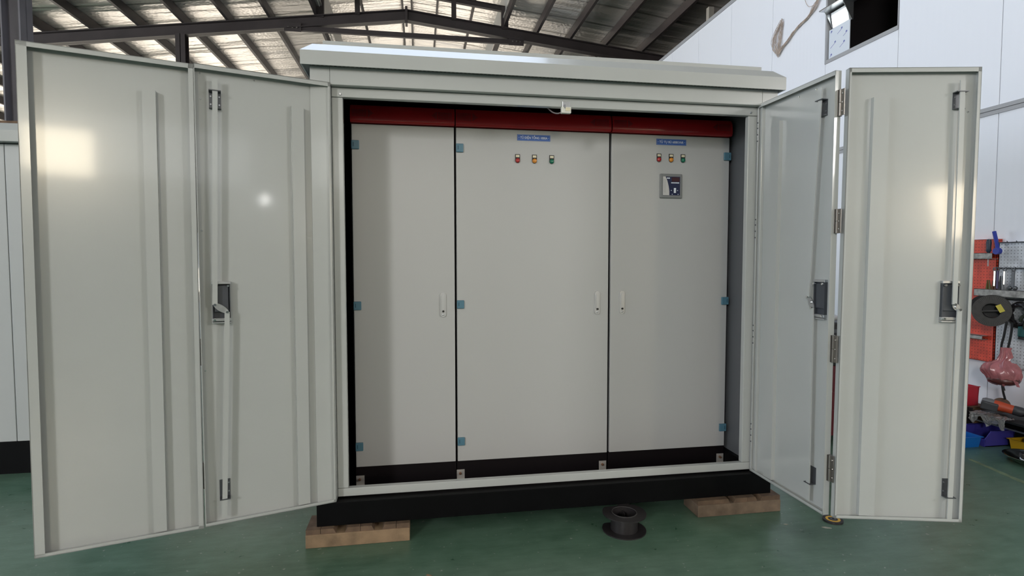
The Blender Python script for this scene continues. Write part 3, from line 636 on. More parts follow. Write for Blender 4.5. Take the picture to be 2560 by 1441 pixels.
# ================================================================ THINGS ON THE FLOOR
def pallet_block(x0, x1, yf, label, notches, splits, wood=None):
    t = thing('pallet_block', ((x0 + x1) / 2, yf + 0.08, 0), label, 'wood block', 'wooden blocks under the kiosk')
    yb = yf + 0.17
    lo = 0.066
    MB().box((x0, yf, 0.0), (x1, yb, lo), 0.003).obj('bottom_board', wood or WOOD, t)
    xs = [x0] + [v for n in notches for v in n] + [x1]
    for i in range(0, len(xs), 2):
        a, b = xs[i], xs[i + 1]
        cuts = [a] + [s for s in splits if a + 0.02 < s < b - 0.02] + [b]
        for p, q in zip(cuts, cuts[1:]):
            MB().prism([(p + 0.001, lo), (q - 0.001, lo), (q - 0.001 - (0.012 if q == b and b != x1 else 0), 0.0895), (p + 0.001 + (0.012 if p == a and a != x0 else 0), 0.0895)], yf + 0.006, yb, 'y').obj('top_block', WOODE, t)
    return t
pallet_block(-0.79, -0.289, -0.085, 'notched wooden block under the left front corner of the kiosk', [(-0.645, -0.605), (-0.462, -0.425)], [-0.72, -0.53, -0.355])
pallet_block(1.262, 1.758, -0.092, 'notched wooden block under the right front corner of the kiosk', [(1.455, 1.475), (1.62, 1.635)], [1.56], mat('pallet_wood_old', (0.165, 0.115, 0.078), 0.8, var=0.35, vscale=12, bump=0.5, bscale=60))

o = MB().prism([(3.615, 0.443), (3.585, 0.43), (3.47, -0.22), (3.52, -0.22)], 0.0002, 0.0008, 'z').obj('floor_marking', mat('faded_yellow', (0.125, 0.165, 0.09), 0.7, var=0.35, vscale=14)); tag(o, 'faded yellow line on the green floor at the right', kind='structure')
def scrap(x, y, pts, m, name, label, cat):
    o = MB().prism([(x + a, y + b) for a, b in pts], 0.0003, 0.002, 'z').obj(name, m); tag(o, label, cat)
scrap(1.870, -0.312, [(-0.02, 0.012), (0.0, 0.012), (0.024, -0.004), (0.022, -0.012), (-0.004, -0.006)], mat('chip_pale', (0.34, 0.33, 0.27), 0.7), 'paint_chip', 'pale paint chip on the floor before the yellow-ringed disc', 'chip')
scrap(1.683, -0.243, [(-0.010, 0.006), (0.006, 0.008), (0.014, -0.002), (-0.002, -0.006)], mat('chip_pale', (0.34, 0.33, 0.27), 0.7), 'paint_chip', 'small pale paint chip on the floor before the inner right door', 'chip')
scrap(-0.196, -0.418, [(-0.012, 0.014), (0.010, -0.002), (0.004, -0.014), (-0.016, 0.004)], WOOD, 'wood_chip', 'small tan wood chip at the bottom edge of the floor', 'chip')
# wire spool: two flanges with a cut-off side, hollow hub
sp = thing('wire_spool', (0.814, -0.155, 0), 'empty black plastic wire spool standing on the green floor before the kiosk', 'spool')
def flange(z0, z1, yc):
    m = MB(); n = 48; Ro, Ri = 0.113, 0.066; cut = 0.100
    out = []
    for k in range(n):
        a = 2 * math.pi * k / n; x, y = Ro * math.cos(a), Ro * math.sin(a); y = min(y, 0.078 + (0.018 if 0.0 < x < 0.06 else 0.0)); out.append((x, y))
    inn = [(Ri * math.cos(2 * math.pi * k / n), Ri * math.sin(2 * math.pi * k / n)) for k in range(n)]
    V = [[m.bm.verts.new((0.814 + x, yc + y, z)) for x, y in L] for L, z in ((out, z0), (inn, z0), (inn, z1), (out, z1))]
    for A, B in zip(V, V[1:] + V[:1]):
        for k in range(n): m.bm.faces.new([A[k], A[(k + 1) % n], B[(k + 1) % n], B[k]])
    return m
flange(0.0, 0.006, -0.155).obj('spool_flange', SPOOLM, sp); flange(0.088, 0.094, -0.155).obj('spool_flange', SPOOLM, sp)
MB().lathe([(0.070, 0.005), (0.070, 0.0885), (0.064, 0.0885), (0.064, 0.005)], Matrix.Translation((0.814, -0.155, 0)), 40).obj('spool_hub', SPOOLM, sp, smooth=True)
MB().lathe([(0.066, 0.094), (0.066, 0.097), (0.062, 0.097), (0.062, 0.094)], Matrix.Translation((0.814, -0.155, 0)), 40).obj('spool_rim', mat('spool_rim_grey', (0.06, 0.055, 0.055), 0.4), sp, smooth=True)
MB().lathe([(0.026, 0.002), (0.026, 0.06), (0.021, 0.06), (0.021, 0.002)], Matrix.Translation((0.814, -0.155, 0)), 28).box((0.814 - 0.064, -0.157, 0.004), (0.814 - 0.024, -0.153, 0.05)).box((0.814 + 0.024, -0.157, 0.004), (0.814 + 0.064, -0.153, 0.05)).box((0.814 + 0.01, -0.131, 0.004), (0.814 + 0.014, -0.093, 0.075)).obj('spool_core', SPOOLM, sp, smooth=True)

dc = thing('grinding_disc', (1.963, -0.245, 0), 'small black grinding disc with yellow ring lying under the right door', 'disc')
def ring(r0, r1, z0, z1): return MB().lathe([(r0, z0), (r1, z0), (r1, z1), (r0, z1)], Matrix.Translation((1.963, -0.245, 0)), 36)
ring(0.008, 0.050, 0.0, 0.010).obj('disc_body', SPOOLM, dc, smooth=True)
ring(0.024, 0.036, 0.0098, 0.011).obj('disc_ring', mat('disc_yellow', (0.62, 0.36, 0.04), 0.5), dc)
ring(0.008, 0.016, 0.0098, 0.013).obj('disc_hub', DARKST, dc, smooth=True)

# ================================================================ SECOND KIOSK far left
k2 = thing('distant_kiosk', (-3.9, 1.9, 0), 'second light grey kiosk with black base at the left edge', 'enclosure')
MB().box((-5.4, 1.25, 0.0), (-2.56, 2.6, 0.213)).obj('base_frame', BLACK, k2)
xs = [-5.4, -4.7, -4.0, -3.4, -2.862, -2.56]
for a, b in zip(xs, xs[1:]): MB().box((a + 0.002, 1.255, 0.214), (b - 0.002, 1.30, 2.16), 0.003).obj('door_panel', mat('kiosk_grey_shaded', (0.50, 0.51, 0.51), 0.4), k2)
MB().box((-5.39, 1.30, 0.214), (-2.565, 2.58, 2.16)).obj('body', mat('kiosk_grey_shaded', (0.50, 0.51, 0.51), 0.4), k2)
MB().box((-5.45, 1.18, 2.165), (-2.5, 2.65, 2.235)).obj('roof_fascia', GREY, k2)
MB().prism([(1.18, 2.235), (1.24, 2.29), (2.59, 2.29), (2.65, 2.235)], -5.45, -2.5, 'x').obj('roof_slope', GREY, k2)
tr = thing('timber_plank', (-3.6, 1.5, 2.29), 'brown plank lying on top of the second kiosk', 'plank')
MB().box((-4.6, 1.42, 2.291), (-2.55, 1.6, 2.345), 0.003).obj('plank', WOODE, tr)

# ================================================================ TOOL WALL on the right
XP = XW - 0.003
def board(name, y0, y1, z0, z1, x, m, label, cat, flange_top=False):
    t = thing(name, (x, (y0 + y1) / 2, z0), label, cat, None)
    b = MB().box((x - 0.004, y0, z0), (x, y1, z1)).box((x - 0.004, y0, z0), (XP, y0 + 0.004, z1)).box((x - 0.004, y1 - 0.004, z0), (XP, y1, z1)).box((x - 0.004, y0, z1 - 0.004), (XP, y1, z1)).box((x - 0.004, y0, z0), (XP, y1, z0 + 0.004))
    b.obj('perforated_face', m, t)
    return t
pr_ = board('pegboard', 0.925, 1.50, 0.575, 1.577, 4.355, PEGR, 'red perforated tool board on the white wall', 'pegboard')
pw1 = board('pegboard', 0.10, 0.915, 1.345, 1.55, 4.36, PEGW, 'upper white perforated tool board beside the red one', 'pegboard')
pw2 = board('pegboard', 0.10, 0.915, 1.10, 1.34, 4.365, PEGW, 'middle white perforated tool board beside the red one', 'pegboard')
pw3 = board('pegboard', 0.10, 0.915, 0.56, 1.095, 4.36, PEGW, 'lowest white perforated tool board beside the red one', 'pegboard')
RAIL = mat('rail_grimy', (0.36, 0.35, 0.33), 0.55, 0.3, var=0.4, vscale=30)
def rail(y0, y1, z0, z1, label, xd=0.06):
    t = thing('tool_rail', (4.33, (y0 + y1) / 2, z0), label, 'rail')
    x1 = 4.350
    MB().box((x1 - xd, y0, z0), (x1 - xd + 0.003, y1, z1)).box((x1 - xd, y0, z0), (x1, y1, z0 + 0.003)).box((x1 - xd, y0, z1 - 0.003), (x1, y1, z1)).obj('rail_channel', RAIL, t)
    return t
rail(0.915, 1.45, 1.415, 1.465, 'grey tool rail across the upper red board')
rail(0.10, 1.05, 1.115, 1.172, 'long grimy grey tool rail crossing red and white boards')
rail(0.968, 1.45, 0.757, 0.79, 'short grey tool rail on the lower red board')
def hook_bar(y0, y1, z, label):
    t = thing('hook_bar', (4.34, (y0 + y1) / 2, z), label, 'hook bar')
    MB().cyl((4.325, y0, z), (4.325, y1, z), 0.005, seg=8).obj('bar', DARKST, t)
    y = y0 + 0.05
    while y < y1: MB().tube([(4.36, y, z), (4.30, y, z - 0.004), (4.285, y, z + 0.010)], 0.003, 6).obj('hook', DARKST, t); y += 0.07
hook_bar(0.12, 0.90, 1.343, 'thin steel hook bar between the white boards')
hook_bar(0.12, 0.90, 1.545, 'thin steel hook bar along the top white board')
def screwdriver(y, zt, L, r, m, label):
    t = thing('screwdriver', (4.30, y, zt - L), label, 'screwdriver')
    MB().lathe([(0.001, zt), (r * .8, zt - .004), (r, zt - .03), (r * .85, zt - .07), (r, zt - .095), (r * .5, zt - .11), (0.001, zt - .111)], Matrix.Translation((4.305, y, 0)), 14, close=False).obj('grip', m, t, smooth=True)
    MB().cyl((4.305, y, zt - .11), (4.305, y, zt - L), 0.004, seg=8).obj('shaft', ZINC, t)
screwdriver(0.955, 1.577, 0.22, 0.019, mat('grip_dark_blue', (0.02, 0.035, 0.06), 0.4), 'dark handled screwdriver in the upper tool rail')
# strip brush / blue strap
bs = thing('cable_tie_strap', (4.29, 0.89, 1.46), 'blue strap with round end standing up from the white board', 'strap')
BLU = mat('strap_blue', (0.02, 0.04, 0.34), 0.45)
MB().tube(smooth_poly([(4.29, 0.905, 1.635), (4.29, 0.893, 1.59), (4.29, 0.880, 1.54), (4.29, 0.872, 1.485)], 5), 0.0135, 8).obj('strap', BLU, bs, smooth=True)
MB().cyl((4.30, 0.868, 1.478), (4.268, 0.868, 1.478), 0.026, seg=18).obj('round_end', BLU, bs)
def hanger(y, zt, zb, wd, m, name, label, cat, balls=False):
    t = thing(name, (4.30, y, zb), label, cat)
    MB().box((4.298, y - wd / 2, zb), (4.304, y + wd / 2, zt), 0.001).obj('blade', m, t)
    MB().lathe([(0.010, -0.003), (0.016, -0.003), (0.016, 0.003), (0.010, 0.003)], Matrix.Translation((4.301, y, zt + 0.01)) @ Matrix.Rotation(R(90), 4, 'Y'), 14).obj('hanging_eye', DARKST, t, smooth=True)
    if balls:
        for s in (-1, 1): MB().sph((4.30, y + s * 0.02, zb), 0.017).obj('jaw', DARKST, t, smooth=True)
hanger(0.895, 1.325, 1.20, 0.014, CHROME, 'spanner', 'bright spanner hanging nearest the red board', 'spanner')
hanger(0.873, 1.325, 1.18, 0.014, mat('tool_violet', (0.09, 0.07, 0.16), 0.4), 'file', 'dark violet file hanging beside the bright spanner', 'file')
hanger(0.82, 1.325, 1.215, 0.012, CHROME, 'spanner', 'bright spanner hanging in the middle of the white board', 'spanner')
hanger(0.755, 1.325, 1.19, 0.024, DARKST, 'pliers', 'dark pliers hanging on the white board', 'pliers', True)
# pliers upright in the long rail
for i, (y, h, m, lb) in enumerate(((0.955, 0.075, mat('handle_olive', (0.10, 0.09, 0.02), 0.5), 'olive handled pliers in the long rail'), (0.91, 0.07, mat('handle_brown', (0.12, 0.05, 0.02), 0.5), 'brown handled pliers in the long rail'), (0.885, 0.072, mat('handle_maroon', (0.09, 0.03, 0.03), 0.5), 'maroon handled pliers in the long rail'), (0.855, 0.11, DARKST, 'dark tapered punch in the long rail'))):
    t = thing('pliers' if i < 3 else 'punch', (4.31, y, 1.12), lb, 'pliers' if i < 3 else 'punch')
    for s in (-1, 1): MB().tube([(4.318, y + s * 0.012, 1.12), (4.318, y + s * 0.012, 1.17), (4.315, y + s * 0.006, 1.172 + h)], [0.009, 0.010, 0.004], 7).obj('handle', m, t, smooth=True)
    MB().sph((4.318, y, 1.13), 0.014, (0.6, 1, 1.2)).obj('pivot', DARKST, t, smooth=True)
# cable reel hung on the red board
REELG = mat('reel_grey', (0.050, 0.046, 0.044), 0.6, var=0.25, vscale=40)
def reel():
    t = thing('cable_reel', (4.22, 0.83, 0.87), 'black cable reel with yellow tag hung across the red board', 'reel')
    ax = Vector((-0.80, -0.60, 0)).normalized(); c = Vector((4.215, 0.835, 1.010))
    M = Matrix.Translation(c) @ ax.to_track_quat('Z', 'Y').to_matrix().to_4x4()
    MB().lathe([(0.058, 0.03), (0.122, 0.03), (0.122, 0.037), (0.058, 0.037)], M, 48).obj('front_flange', REELG, t, smooth=True)
    MB().lathe([(0.058, -0.055), (0.122, -0.055), (0.122, -0.048), (0.058, -0.048)], M, 48).obj('back_flange', SPOOLM, t, smooth=True)
    MB().lathe([(0.058, -0.05), (0.100, -0.05), (0.100, 0.032), (0.058, 0.032)], M, 40).obj('wound_cable', SPOOLM, t, smooth=True)
    m = MB()
    for k in range(60):
        a = 2 * math.pi * k / 60; Mk = M @ Matrix.Rotation(a, 4, 'Z')
        m.box((0.066, -0.0015, 0.0365), (0.118, 0.0015, 0.0395), M=Mk)
    m.obj('flange_ribs', mat('reel_rib', (0.085, 0.08, 0.075), 0.6), t)['kind'] = 'stuff'
    MB().box((-0.058, -0.004, 0.028), (0.058, 0.004, 0.033), M=M @ Matrix.Rotation(R(5), 4, 'Z')).obj('hub_bar', REELG, t)
    MB().lathe([(0.001, -0.045), (0.057, -0.045), (0.057, -0.041), (0.001, -0.041)], M, 30, close=False).obj('hub_disc', KEYH, t)
    Mt = M @ Matrix.Translation((0.052, 0.022, 0.041)) @ Matrix.Rotation(R(-62), 4, 'Z')
    MB().box((-0.030, -0.017, 0), (0.030, 0.017, 0.002), M=Mt).obj('yellow_tag', mat('tag_yellow', (0.60, 0.50, 0.07), 0.5), t)
    return t
reel()
t = thing('hose_disc', (4.28, 0.985, 0.93), 'dark round plate behind the left of the cable reel', 'plate')
MB().lathe([(0.001, 0), (0.085, 0), (0.085, 0.012), (0.001, 0.012)], Matrix.Translation((4.285, 0.965, 1.035)) @ Vector((-0.9, -0.44, 0)).to_track_quat('Z', 'Y').to_matrix().to_4x4(), 36, close=False).obj('plate', SPOOLM, t, smooth=True)
t = thing('coiled_lead', (4.27, 0.70, 0.88), 'bulky black cable bundle right of the cable reel', 'cable')
rr = random.Random(5)
for k in range(9):
    r_ = 0.07 + 0.035 * rr.random(); pts = []
    for a in range(0, 361, 24): pts.append((4.338 - 0.03 * rr.random(), 0.715 + r_ * 0.75 * math.cos(R(a)), 0.985 + r_ * 0.95 * math.sin(R(a))))
    MB().tube(pts, 0.009, 6).obj('loop', SPOOLM, t, smooth=True)
t = thing('work_glove', (4.27, 0.635, 0.88), 'dark green work glove with yellow cuff band beside the reel', 'glove')
GLV = mat('glove_green', (0.018, 0.025, 0.016), 0.8, var=0.4, vscale=40)
MB().sph((4.28, 0.598, 0.985), 0.05, (0.5, 0.75, 1.25)).obj('palm', GLV, t, smooth=True)
for k, (dy, L) in enumerate(((-0.030, 0.07), (-0.012, 0.085), (0.008, 0.085), (0.026, 0.07))):
    MB().tube(smooth_poly([(4.275, 0.598 + dy, 0.945), (4.268, 0.598 + dy * 1.2, 0.915), (4.27, 0.598 + dy * 1.25, 0.955 - L)], 4), [0.011] * 8 + [0.007], 8).obj('finger', GLV, t, smooth=True)
MB().tube(smooth_poly([(4.275, 0.628, 1.0), (4.265, 0.652, 0.97), (4.265, 0.657, 0.935)], 4), [0.012] * 8 + [0.007], 8).obj('thumb', GLV, t, smooth=True)
MB().lathe([(0.024, 0), (0.032, 0.0), (0.030, 0.075), (0.022, 0.075)], Matrix.Translation((4.28, 0.598, 1.035)), 16).obj('cuff', SPOOLM, t, smooth=True)
MB().lathe([(0.033, 0), (0.035, 0.0), (0.034, 0.016), (0.032, 0.016)], Matrix.Translation((4.28, 0.598, 1.035)), 16).obj('cuff_band', mat('cuff_yellow', (0.22, 0.17, 0.02), 0.7), t)
t = thing('drill_battery', (4.32, 0.685, 0.80), 'small teal and black battery hung at the right edge', 'battery')
MB().box((4.29, 0.625, 0.82), (4.355, 0.70, 0.90), 0.008).obj('casing', mat('teal_plastic', (0.01, 0.10, 0.10), 0.4), t)
MB().box((4.292, 0.63, 0.80), (4.353, 0.695, 0.822), 0.004).obj('foot', SPOOLM, t)
# black hoses and pink bag
HOSE = mat('hose_black', (0.012, 0.012, 0.014), 0.5)
for k, (pts, lb) in enumerate((([(4.235, 0.735, 0.93), (4.24, 0.755, 0.82), (4.245, 0.775, 0.73), (4.25, 0.775, 0.62), (4.25, 0.765, 0.50), (4.25, 0.755, 0.40), (4.22, 0.71, 0.335)], 'left black hose hanging through the pink bag'), ([(4.24, 0.695, 0.93), (4.24, 0.705, 0.82), (4.245, 0.725, 0.72), (4.248, 0.742, 0.60), (4.245, 0.755, 0.46), (4.24, 0.735, 0.395)], 'right black hose hanging behind the pink bag'))):
    t = MB().tube(smooth_poly(pts, 6), 0.008, 8).obj('hose', HOSE, smooth=True); tag(t, lb, 'hose')
def bag():
    m = MB(); rb = random.Random(11); rows = []
    # z, half width, half depth, sideways shift, pleat strength
    prof = [(0.735, 0.030, 0.012, .020, .25), (0.715, 0.026, 0.014, .016, .30), (0.69, 0.032, 0.018, .018, .28), (0.66, 0.040, 0.022, .016, .25), (0.638, 0.036, 0.026, .004, .22), (0.622, 0.055, 0.040, -.006, .18), (0.604, 0.084, 0.056, -.012, .15), (0.585, 0.104, 0.068, -.012, .12), (0.565, 0.116, 0.076, -.008, .10), (0.545, 0.118, 0.080, -.002, .09), (0.525, 0.110, 0.076, .004, .08), (0.508, 0.102, 0.070, .008, .08), (0.49, 0.098, 0.066, .010, .08), (0.472, 0.088, 0.058, .010, .10), (0.458, 0.066, 0.044, .012, .12), (0.450, 0.036, 0.024, .012, .15)]
    n = 72; ph = [rb.random() * 6.28 for _ in range(8)]
    ax = Vector((0.643, -0.766, 0)); dv = Vector((0.766, 0.643, 0)); c = Vector((4.20, 0.725, 0))
    for i_, (z, rw, rd, sh_, pl) in enumerate(prof):
        row = []
        for k in range(n):
            a = 2 * math.pi * k / n
            w = 1 + pl * (0.45 * math.sin(11 * a + ph[0] + i_ * .35) + 0.35 * math.sin(17 * a + ph[1] - i_ * .5) + 0.30 * math.sin(5 * a + ph[2] + i_ * .6)) + 0.05 * (rb.random() - .5)
            zz = z + (0.010 * math.sin(3 * a + ph[3]) + 0.006 * math.sin(7 * a + ph[4])) * (z < .62)
            row.append(m.bm.verts.new(c + ax * (rw * w * math.cos(a) + sh_) + dv * (rd * w * math.sin(a)) + Vector((0, 0, zz))))
        rows.append(row)
    for A, B in zip(rows, rows[1:]):
        for k in range(n): m.bm.faces.new([A[k], A[(k + 1) % n], B[(k + 1) % n], B[k]])
    m.bm.faces.new(rows[0]); m.bm.faces.new(rows[-1][::-1])
    return m
t = thing('plastic_bag', (4.2, 0.725, 0.45), 'tied pink translucent plastic bag hanging from the hoses', 'bag')
PINK = mat('bag_pink', (0.66, 0.24, 0.26), 0.22, trans=0.4, var=0.2, vscale=25)
bag().obj('bag_body', PINK, t, smooth=True)
MB().sph((0, 0, 0), 0.1, (0.98, 0.72, 0.42), 28, 16).obj('bag_contents', mat('bag_contents_brown', (0.10, 0.030, 0.028), 0.3, var=0.3, vscale=30), t, M=Matrix.Translation((0.006, -0.010, 0.033)) @ Matrix.Rotation(R(-50), 4, 'Z'), smooth=True)
MB().prism([(0.60, 0.49), (0.585, 0.455), (0.605, 0.455), (0.635, 0.50)], 4.19, 4.194, 'x').obj('bag_corner', PINK, t)

# low black rack with tools
t = thing('low_rack', (4.2, 0.3, 0), 'low black steel rack on the floor under the tool boards', 'rack')
RK = mat('rack_black', (0.012, 0.012, 0.012), 0.5)
MB().box((4.06, -0.45, 0.198), (4.385, 0.868, 0.214), 0.002).obj('shelf', RK, t)
MB().box((4.325, -0.45, 0.075), (4.385, 0.868, 0.085), 0.002).obj('shelf', RK, t)
for x, y in ((4.075, 0.855), (4.37, 0.855), (4.075, -0.435), (4.37, -0.435)): MB().box((x - 0.012, y - 0.012, 0), (x + 0.012, y + 0.012, 0.24)).obj('leg', RK, t)
MB().box((4.066, -0.45, 0.150), (4.074, 0.868, 0.160)).obj('rail', DARKST, t)
MB().box((4.36, -0.43, 0.0), (4.37, 0.85, 0.20)).obj('back_sheet', RK, t)
def open_bin(name, x0, x1, y0, y1, z0, h, hf, slope, m, label, group=None, th=0.006):
    """open front faces -x: front lip of height hf, side walls slope from hf to h over 'slope'"""
    t = thing(name, ((x0 + x1) / 2, (y0 + y1) / 2, z0), label, 'bin', group)
    MB().box((x0, y0, z0), (x1, y1, z0 + th)).obj('bottom', m, t)
    for y in (y0, y1 - th): MB().prism([(x0, z0), (x1, z0), (x1 + 0.012, z0 + h), (x0 + slope, z0 + h), (x0 - 0.006, z0 + hf)], y, y + th, 'y').obj('side_wall', m, t)
    MB().box((x0 - 0.006, y0, z0), (x0, y1, z0 + hf), 0.001).obj('front_lip', m, t)
    MB().box((x1, y0, z0), (x1 + th, y1, z0 + h)).obj('rear_wall', m, t)
    MB().box((x0 + slope, y0 - 0.008, z0 + h - 0.006), (x1 + 0.014, y0 + th, z0 + h), 0.001).box((x0 + slope, y1 - th, z0 + h - 0.006), (x1 + 0.014, y1 + 0.008, z0 + h), 0.001).obj('rim', m, t)
    return t
BINP = mat('bin_purple', (0.045, 0.04, 0.27), 0.4); BINB = mat('bin_blue', (0.008, 0.13, 0.46), 0.4); BINR = mat('bin_red', (0.50, 0.015, 0.035), 0.4); YEL = mat('basket_yellow', (0.62, 0.36, 0.015), 0.45)
open_bin('storage_bin', 3.965, 4.215, 0.632, 0.825, 0.0, 0.118, 0.055, 0.05, BINP, 'violet open-front bin on the floor', 'bins on the floor')
def tray(name, x0, x1, y0, y1, z0, h, m, label, fl=0.012, group=None, cat='bin'):
    t = thing(name, ((x0 + x1) / 2, (y0 + y1) / 2, z0), label, cat, group)
    th = 0.005
    MB().box((x0 + .01, y0 + .01, z0), (x1 - .01, y1 - .01, z0 + th)).obj('bottom', m, t)
    for nm, a, b, c_, d in (('side_wall', (x0, y0), (x1, y0), (x0 + .01, y0 + .01), (x1 - .01, y0 + .01)), ('side_wall', (x1, y0), (x1, y1), (x1 - .01, y0 + .01), (x1 - .01, y1 - .01)), ('side_wall', (x1, y1), (x0, y1), (x1 - .01, y1 - .01), (x0 + .01, y1 - .01)), ('side_wall', (x0, y1), (x0, y0), (x0 + .01, y1 - .01), (x0 + .01, y0 + .01))):
        m_ = MB(); A = [m_.bm.verts.new((*p, z)) for p, z in ((c_, z0), (d, z0), (b, z0 + h), (a, z0 + h))]
        n_ = (A[1].co - A[0].co).cross(A[3].co - A[0].co).normalized() * th
        B = [m_.bm.verts.new(v.co - n_) for v in A]
        m_.bm.faces.new(A); m_.bm.faces.new(B[::-1])
        for k in range(4): m_.bm.faces.new([A[k], A[(k + 1) % 4], B[(k + 1) % 4], B[k]])
        m_.obj(nm, m, t)
    rm_ = MB()
    rm_.box((x0 - fl, y0 - fl, z0 + h - .004), (x1 + fl, y0, z0 + h)).box((x0 - fl, y1, z0 + h - .004), (x1 + fl, y1 + fl, z0 + h)).box((x0 - fl, y0, z0 + h - .004), (x0, y1, z0 + h)).box((x1, y0, z0 + h - .004), (x1 + fl, y1, z0 + h))
    rm_.obj('rim', m, t)
    return t
tray('storage_bin', 3.66, 3.928, 0.632, 0.80, 0.0, 0.082, BINB, 'light blue tray bin on the floor beside the right door', 0.01, 'bins on the floor')
cb = thing('cardboard_box', (4.12, 0.98, 0), 'brown cardboard box behind the blue bins', 'box')
CARD = mat('cardboard', (0.16, 0.095, 0.05), 0.85, var=0.2, vscale=8)
MB().box((3.98, 0.875, 0), (4.28, 1.10, 0.232), 0.002).obj('box_body', CARD, cb)
MB().box((3.978, 0.873, 0.232), (4.282, 0.985, 0.2355)).box((3.978, 0.99, 0.232), (4.282, 1.102, 0.2355)).obj('box_flap', CARD, cb)
open_bin('storage_bin', 3.99, 4.20, 0.905, 1.07, 0.2365, 0.155, 0.13, 0.06, BINR, 'red bin on top of the cardboard box')
# yellow basket and bottle
yb = tray('basket', 4.115, 4.30, 0.30, 0.585, 0.0, 0.075, YEL, 'yellow plastic basket on the floor before the rack', 0.010, None, 'basket')
bt = thing('spray_bottle', (4.20, 0.43, 0.0055), 'dark blue grey bottle lying in the yellow basket', 'bottle')
BTM = mat('bottle_bluegrey', (0.05, 0.07, 0.09), 0.3)
MB().lathe([(0.001, -0.09), (0.036, -0.088), (0.042, -0.07), (0.042, 0.06), (0.03, 0.085), (0.014, 0.095), (0.014, 0.115), (0.001, 0.116)], Matrix.Translation((4.20, 0.43, 0.058)) @ Vector((0.25, -0.95, 0.0)).to_track_quat('Z', 'Y').to_matrix().to_4x4(), 22, close=False).obj('bottle_body', BTM, bt, smooth=True)
MB().lathe([(0.001, 0.105), (0.018, 0.105), (0.018, 0.135), (0.001, 0.136)], Matrix.Translation((4.20, 0.43, 0.058)) @ Vector((0.25, -0.95, 0.0)).to_track_quat('Z', 'Y').to_matrix().to_4x4(), 16, close=False).obj('bottle_cap', SPOOLM, bt, smooth=True)
# steel bowl with black charger
bw = thing('steel_bowl', (3.93, 0.275, 0), 'shallow stainless steel bowl on the floor at the right edge', 'bowl')
MB().lathe([(0.001, 0.0), (0.085, 0.0), (0.125, 0.022), (0.150, 0.050), (0.162, 0.052), (0.162, 0.055), (0.149, 0.0535), (0.122, 0.026), (0.083, 0.004), (0.001, 0.004)], Matrix.Translation((3.93, 0.275, 0)), 48, close=False).obj('bowl', mat('bowl_steel', (0.62, 0.62, 0.60), 0.18, 1.0), bw, smooth=True)
bp_ = thing('charger_pack', (3.94, 0.275, 0.026), 'black oblong power pack lying in the steel bowl', 'charger')
MB().box((-0.075, -0.03, 0.0), (0.075, 0.03, 0.035), 0.006, M=Matrix.Translation((3.94, 0.275, 0.026)) @ Matrix.Rotation(R(-40), 4, 'Z') @ Matrix.Rotation(R(6), 4, 'Y')).obj('casing', SPOOLM, bp_)
MB().tube(smooth_poly([(3.90, 0.32, 0.04), (3.86, 0.30, 0.035), (3.86, 0.25, 0.03), (3.90, 0.21, 0.03)], 5), 0.004, 6).obj('cord', WHITEP, bp_, smooth=True)
# cordless tools on the rack
def drill(c, ax, label, name='power_drill'):
    t = thing(name, (c[0], c[1], 0.2145), label, 'drill')
    M = Matrix.Translation(c) @ Vector(ax).to_track_quat('Z', 'Y').to_matrix().to_4x4()
    OR = mat('tool_orange', (0.50, 0.07, 0.025), 0.45); DG = mat('tool_grey', (0.045, 0.045, 0.05), 0.5); LG_ = mat('tool_pale', (0.16, 0.16, 0.165), 0.5)
    MB().lathe([(0.001, -0.10), (0.026, -0.098), (0.036, -0.08), (0.038, -0.045), (0.036, -0.02)], M, 20, close=False).obj('rear_cap', LG_, t, smooth=True)
    MB().lathe([(0.036, -0.03), (0.038, 0.0), (0.034, 0.06), (0.034, 0.09), (0.001, 0.09)], M, 20, close=False).obj('motor_body', OR, t, smooth=True)
    MB().lathe([(0.030, 0.085), (0.036, 0.095), (0.036, 0.14), (0.028, 0.155), (0.020, 0.19), (0.001, 0.192)], M, 20, close=False).obj('chuck', DG, t, smooth=True)
    Mh = M @ Matrix.Rotation(R(90), 4, 'Z')
    MB().box((-0.016, 0.02, -0.06), (0.016, 0.09, -0.02), 0.008, M=Mh).obj('grip', DG, t)
    MB().box((-0.030, 0.085, -0.09), (0.030, 0.125, 0.01), 0.008, M=Mh).obj('battery', DG, t)
    return t
drill((4.145, 0.70, 0.290), (0.55, -0.82, -0.18), 'orange and grey power tool lying on the low rack')
drill((4.26, 0.42, 0.262), (0.25, -0.96, 0.02), 'dark power tool with orange stripe at the right end of the rack')
t = thing('cutting_wheel', (4.25, 0.76, 0.215), 'brown abrasive wheel leaning behind the orange power tool', 'wheel')
MB().lathe([(0.012, -0.004), (0.058, -0.004), (0.058, 0.004), (0.012, 0.004)], Matrix.Translation((4.255, 0.765, 0.272)) @ Vector((-0.75, -0.5, 0.45)).to_track_quat('Z', 'Y').to_matrix().to_4x4(), 32).obj('wheel', mat('abrasive_brown', (0.13, 0.075, 0.05), 0.8), t, smooth=True)
t = thing('plastic_wrap', (4.07, 0.66, 0.16), 'crumpled clear plastic wrap draped over the rack edge', 'wrap')
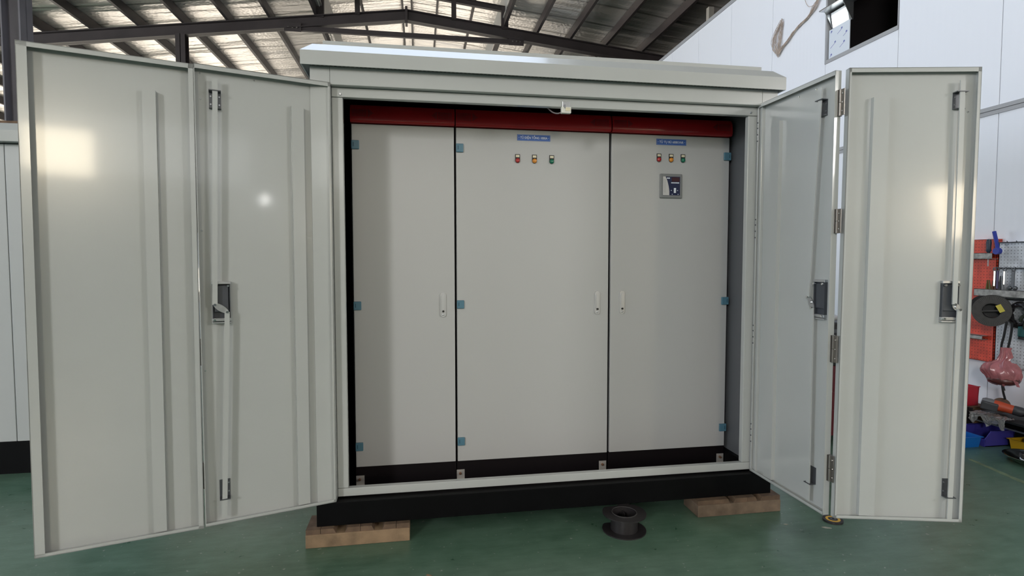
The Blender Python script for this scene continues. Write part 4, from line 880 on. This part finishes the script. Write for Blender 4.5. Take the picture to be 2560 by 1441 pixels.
def wrap():
    m = MB(); rb = random.Random(21); n1, n2 = 22, 12; G = []
    for i in range(n1):
        row = []
        for j in range(n2):
            y = 0.80 - 0.27 * i / (n1 - 1); s = j / (n2 - 1)
            if s < 0.45: x, z = 4.11 - 0.10 * s / 0.45, 0.222
            else: x, z = 4.012 - 0.01 * s, 0.222 - 0.085 * (s - 0.45) / 0.55 * (0.6 + 0.4 * math.sin(i * 0.7))
            row.append(m.bm.verts.new((x + 0.012 * (rb.random() - .5), y, z + 0.014 * rb.random())))
        G.append(row)
    for i in range(n1 - 1):
        for j in range(n2 - 1): m.bm.faces.new([G[i][j], G[i + 1][j], G[i + 1][j + 1], G[i][j + 1]])
    bmesh.ops.solidify(m.bm, geom=m.bm.faces[:], thickness=0.0015)
    return m
wrap().obj('film', mat('wrap_clear', (0.40, 0.39, 0.37), 0.2, trans=0.3), t)

# red trolley glimpsed between the right doors
t = thing('tool_trolley', (2.98, 1.08, 0), 'dark red tool trolley glimpsed between the right door leaves', 'trolley')
MB().box((2.80, 0.90, 0.06), (3.20, 1.25, 0.60), 0.004).obj('trolley_body', mat('trolley_maroon', (0.13, 0.008, 0.016), 0.4), t)
for z in (0.20, 0.34, 0.48): MB().box((2.82, 0.893, z - 0.055), (3.18, 0.9, z + 0.06), 0.002).obj('drawer', mat('trolley_maroon', (0.13, 0.008, 0.016), 0.4), t)
for x, y in ((2.84, 0.94), (3.16, 0.94), (2.84, 1.21), (3.16, 1.21)): MB().cyl((x, y - 0.012, 0.03), (x, y + 0.012, 0.03), 0.03, seg=16).obj('castor', SPOOLM, t)
MB().box((2.79, 0.89, 0.602), (3.21, 1.26, 0.63), 0.004).obj('trolley_top', RK, t)
t = thing('tool_case', (2.98, 1.1, 0.631), 'dark case standing on the red trolley between the doors', 'case')
MB().box((2.82, 0.98, 0.631), (3.16, 1.20, 0.92), 0.01).obj('case_body', SPOOLM, t)
MB().box((2.90, 0.972, 0.84), (3.08, 0.98, 0.87), 0.003).obj('case_latch', DARKST, t)
t = thing('rag', (2.95, 1.08, 0.921), 'white rag on the dark case between the doors', 'rag')
MB().sph((2.94, 1.06, 0.955), 0.06, (1.6, 1.2, 0.55)).obj('rag_heap', mat('rag_white', (0.55, 0.55, 0.56), 0.9), t, smooth=True)
t = thing('glue_bottle', (2.93, 0.93, 0.631), 'small white bottle with blue cap on the red trolley', 'bottle')
MB().lathe([(0.001, 0.631), (0.024, 0.631), (0.024, 0.675), (0.012, 0.69), (0.001, 0.69)], Matrix.Translation((2.925, 0.925, 0)), 18, close=False).obj('bottle_body', WHITEP, t, smooth=True)
MB().lathe([(0.001, 0.69), (0.013, 0.69), (0.013, 0.71), (0.001, 0.711)], Matrix.Translation((2.925, 0.925, 0)), 14, close=False).obj('bottle_cap', BINB, t, smooth=True)
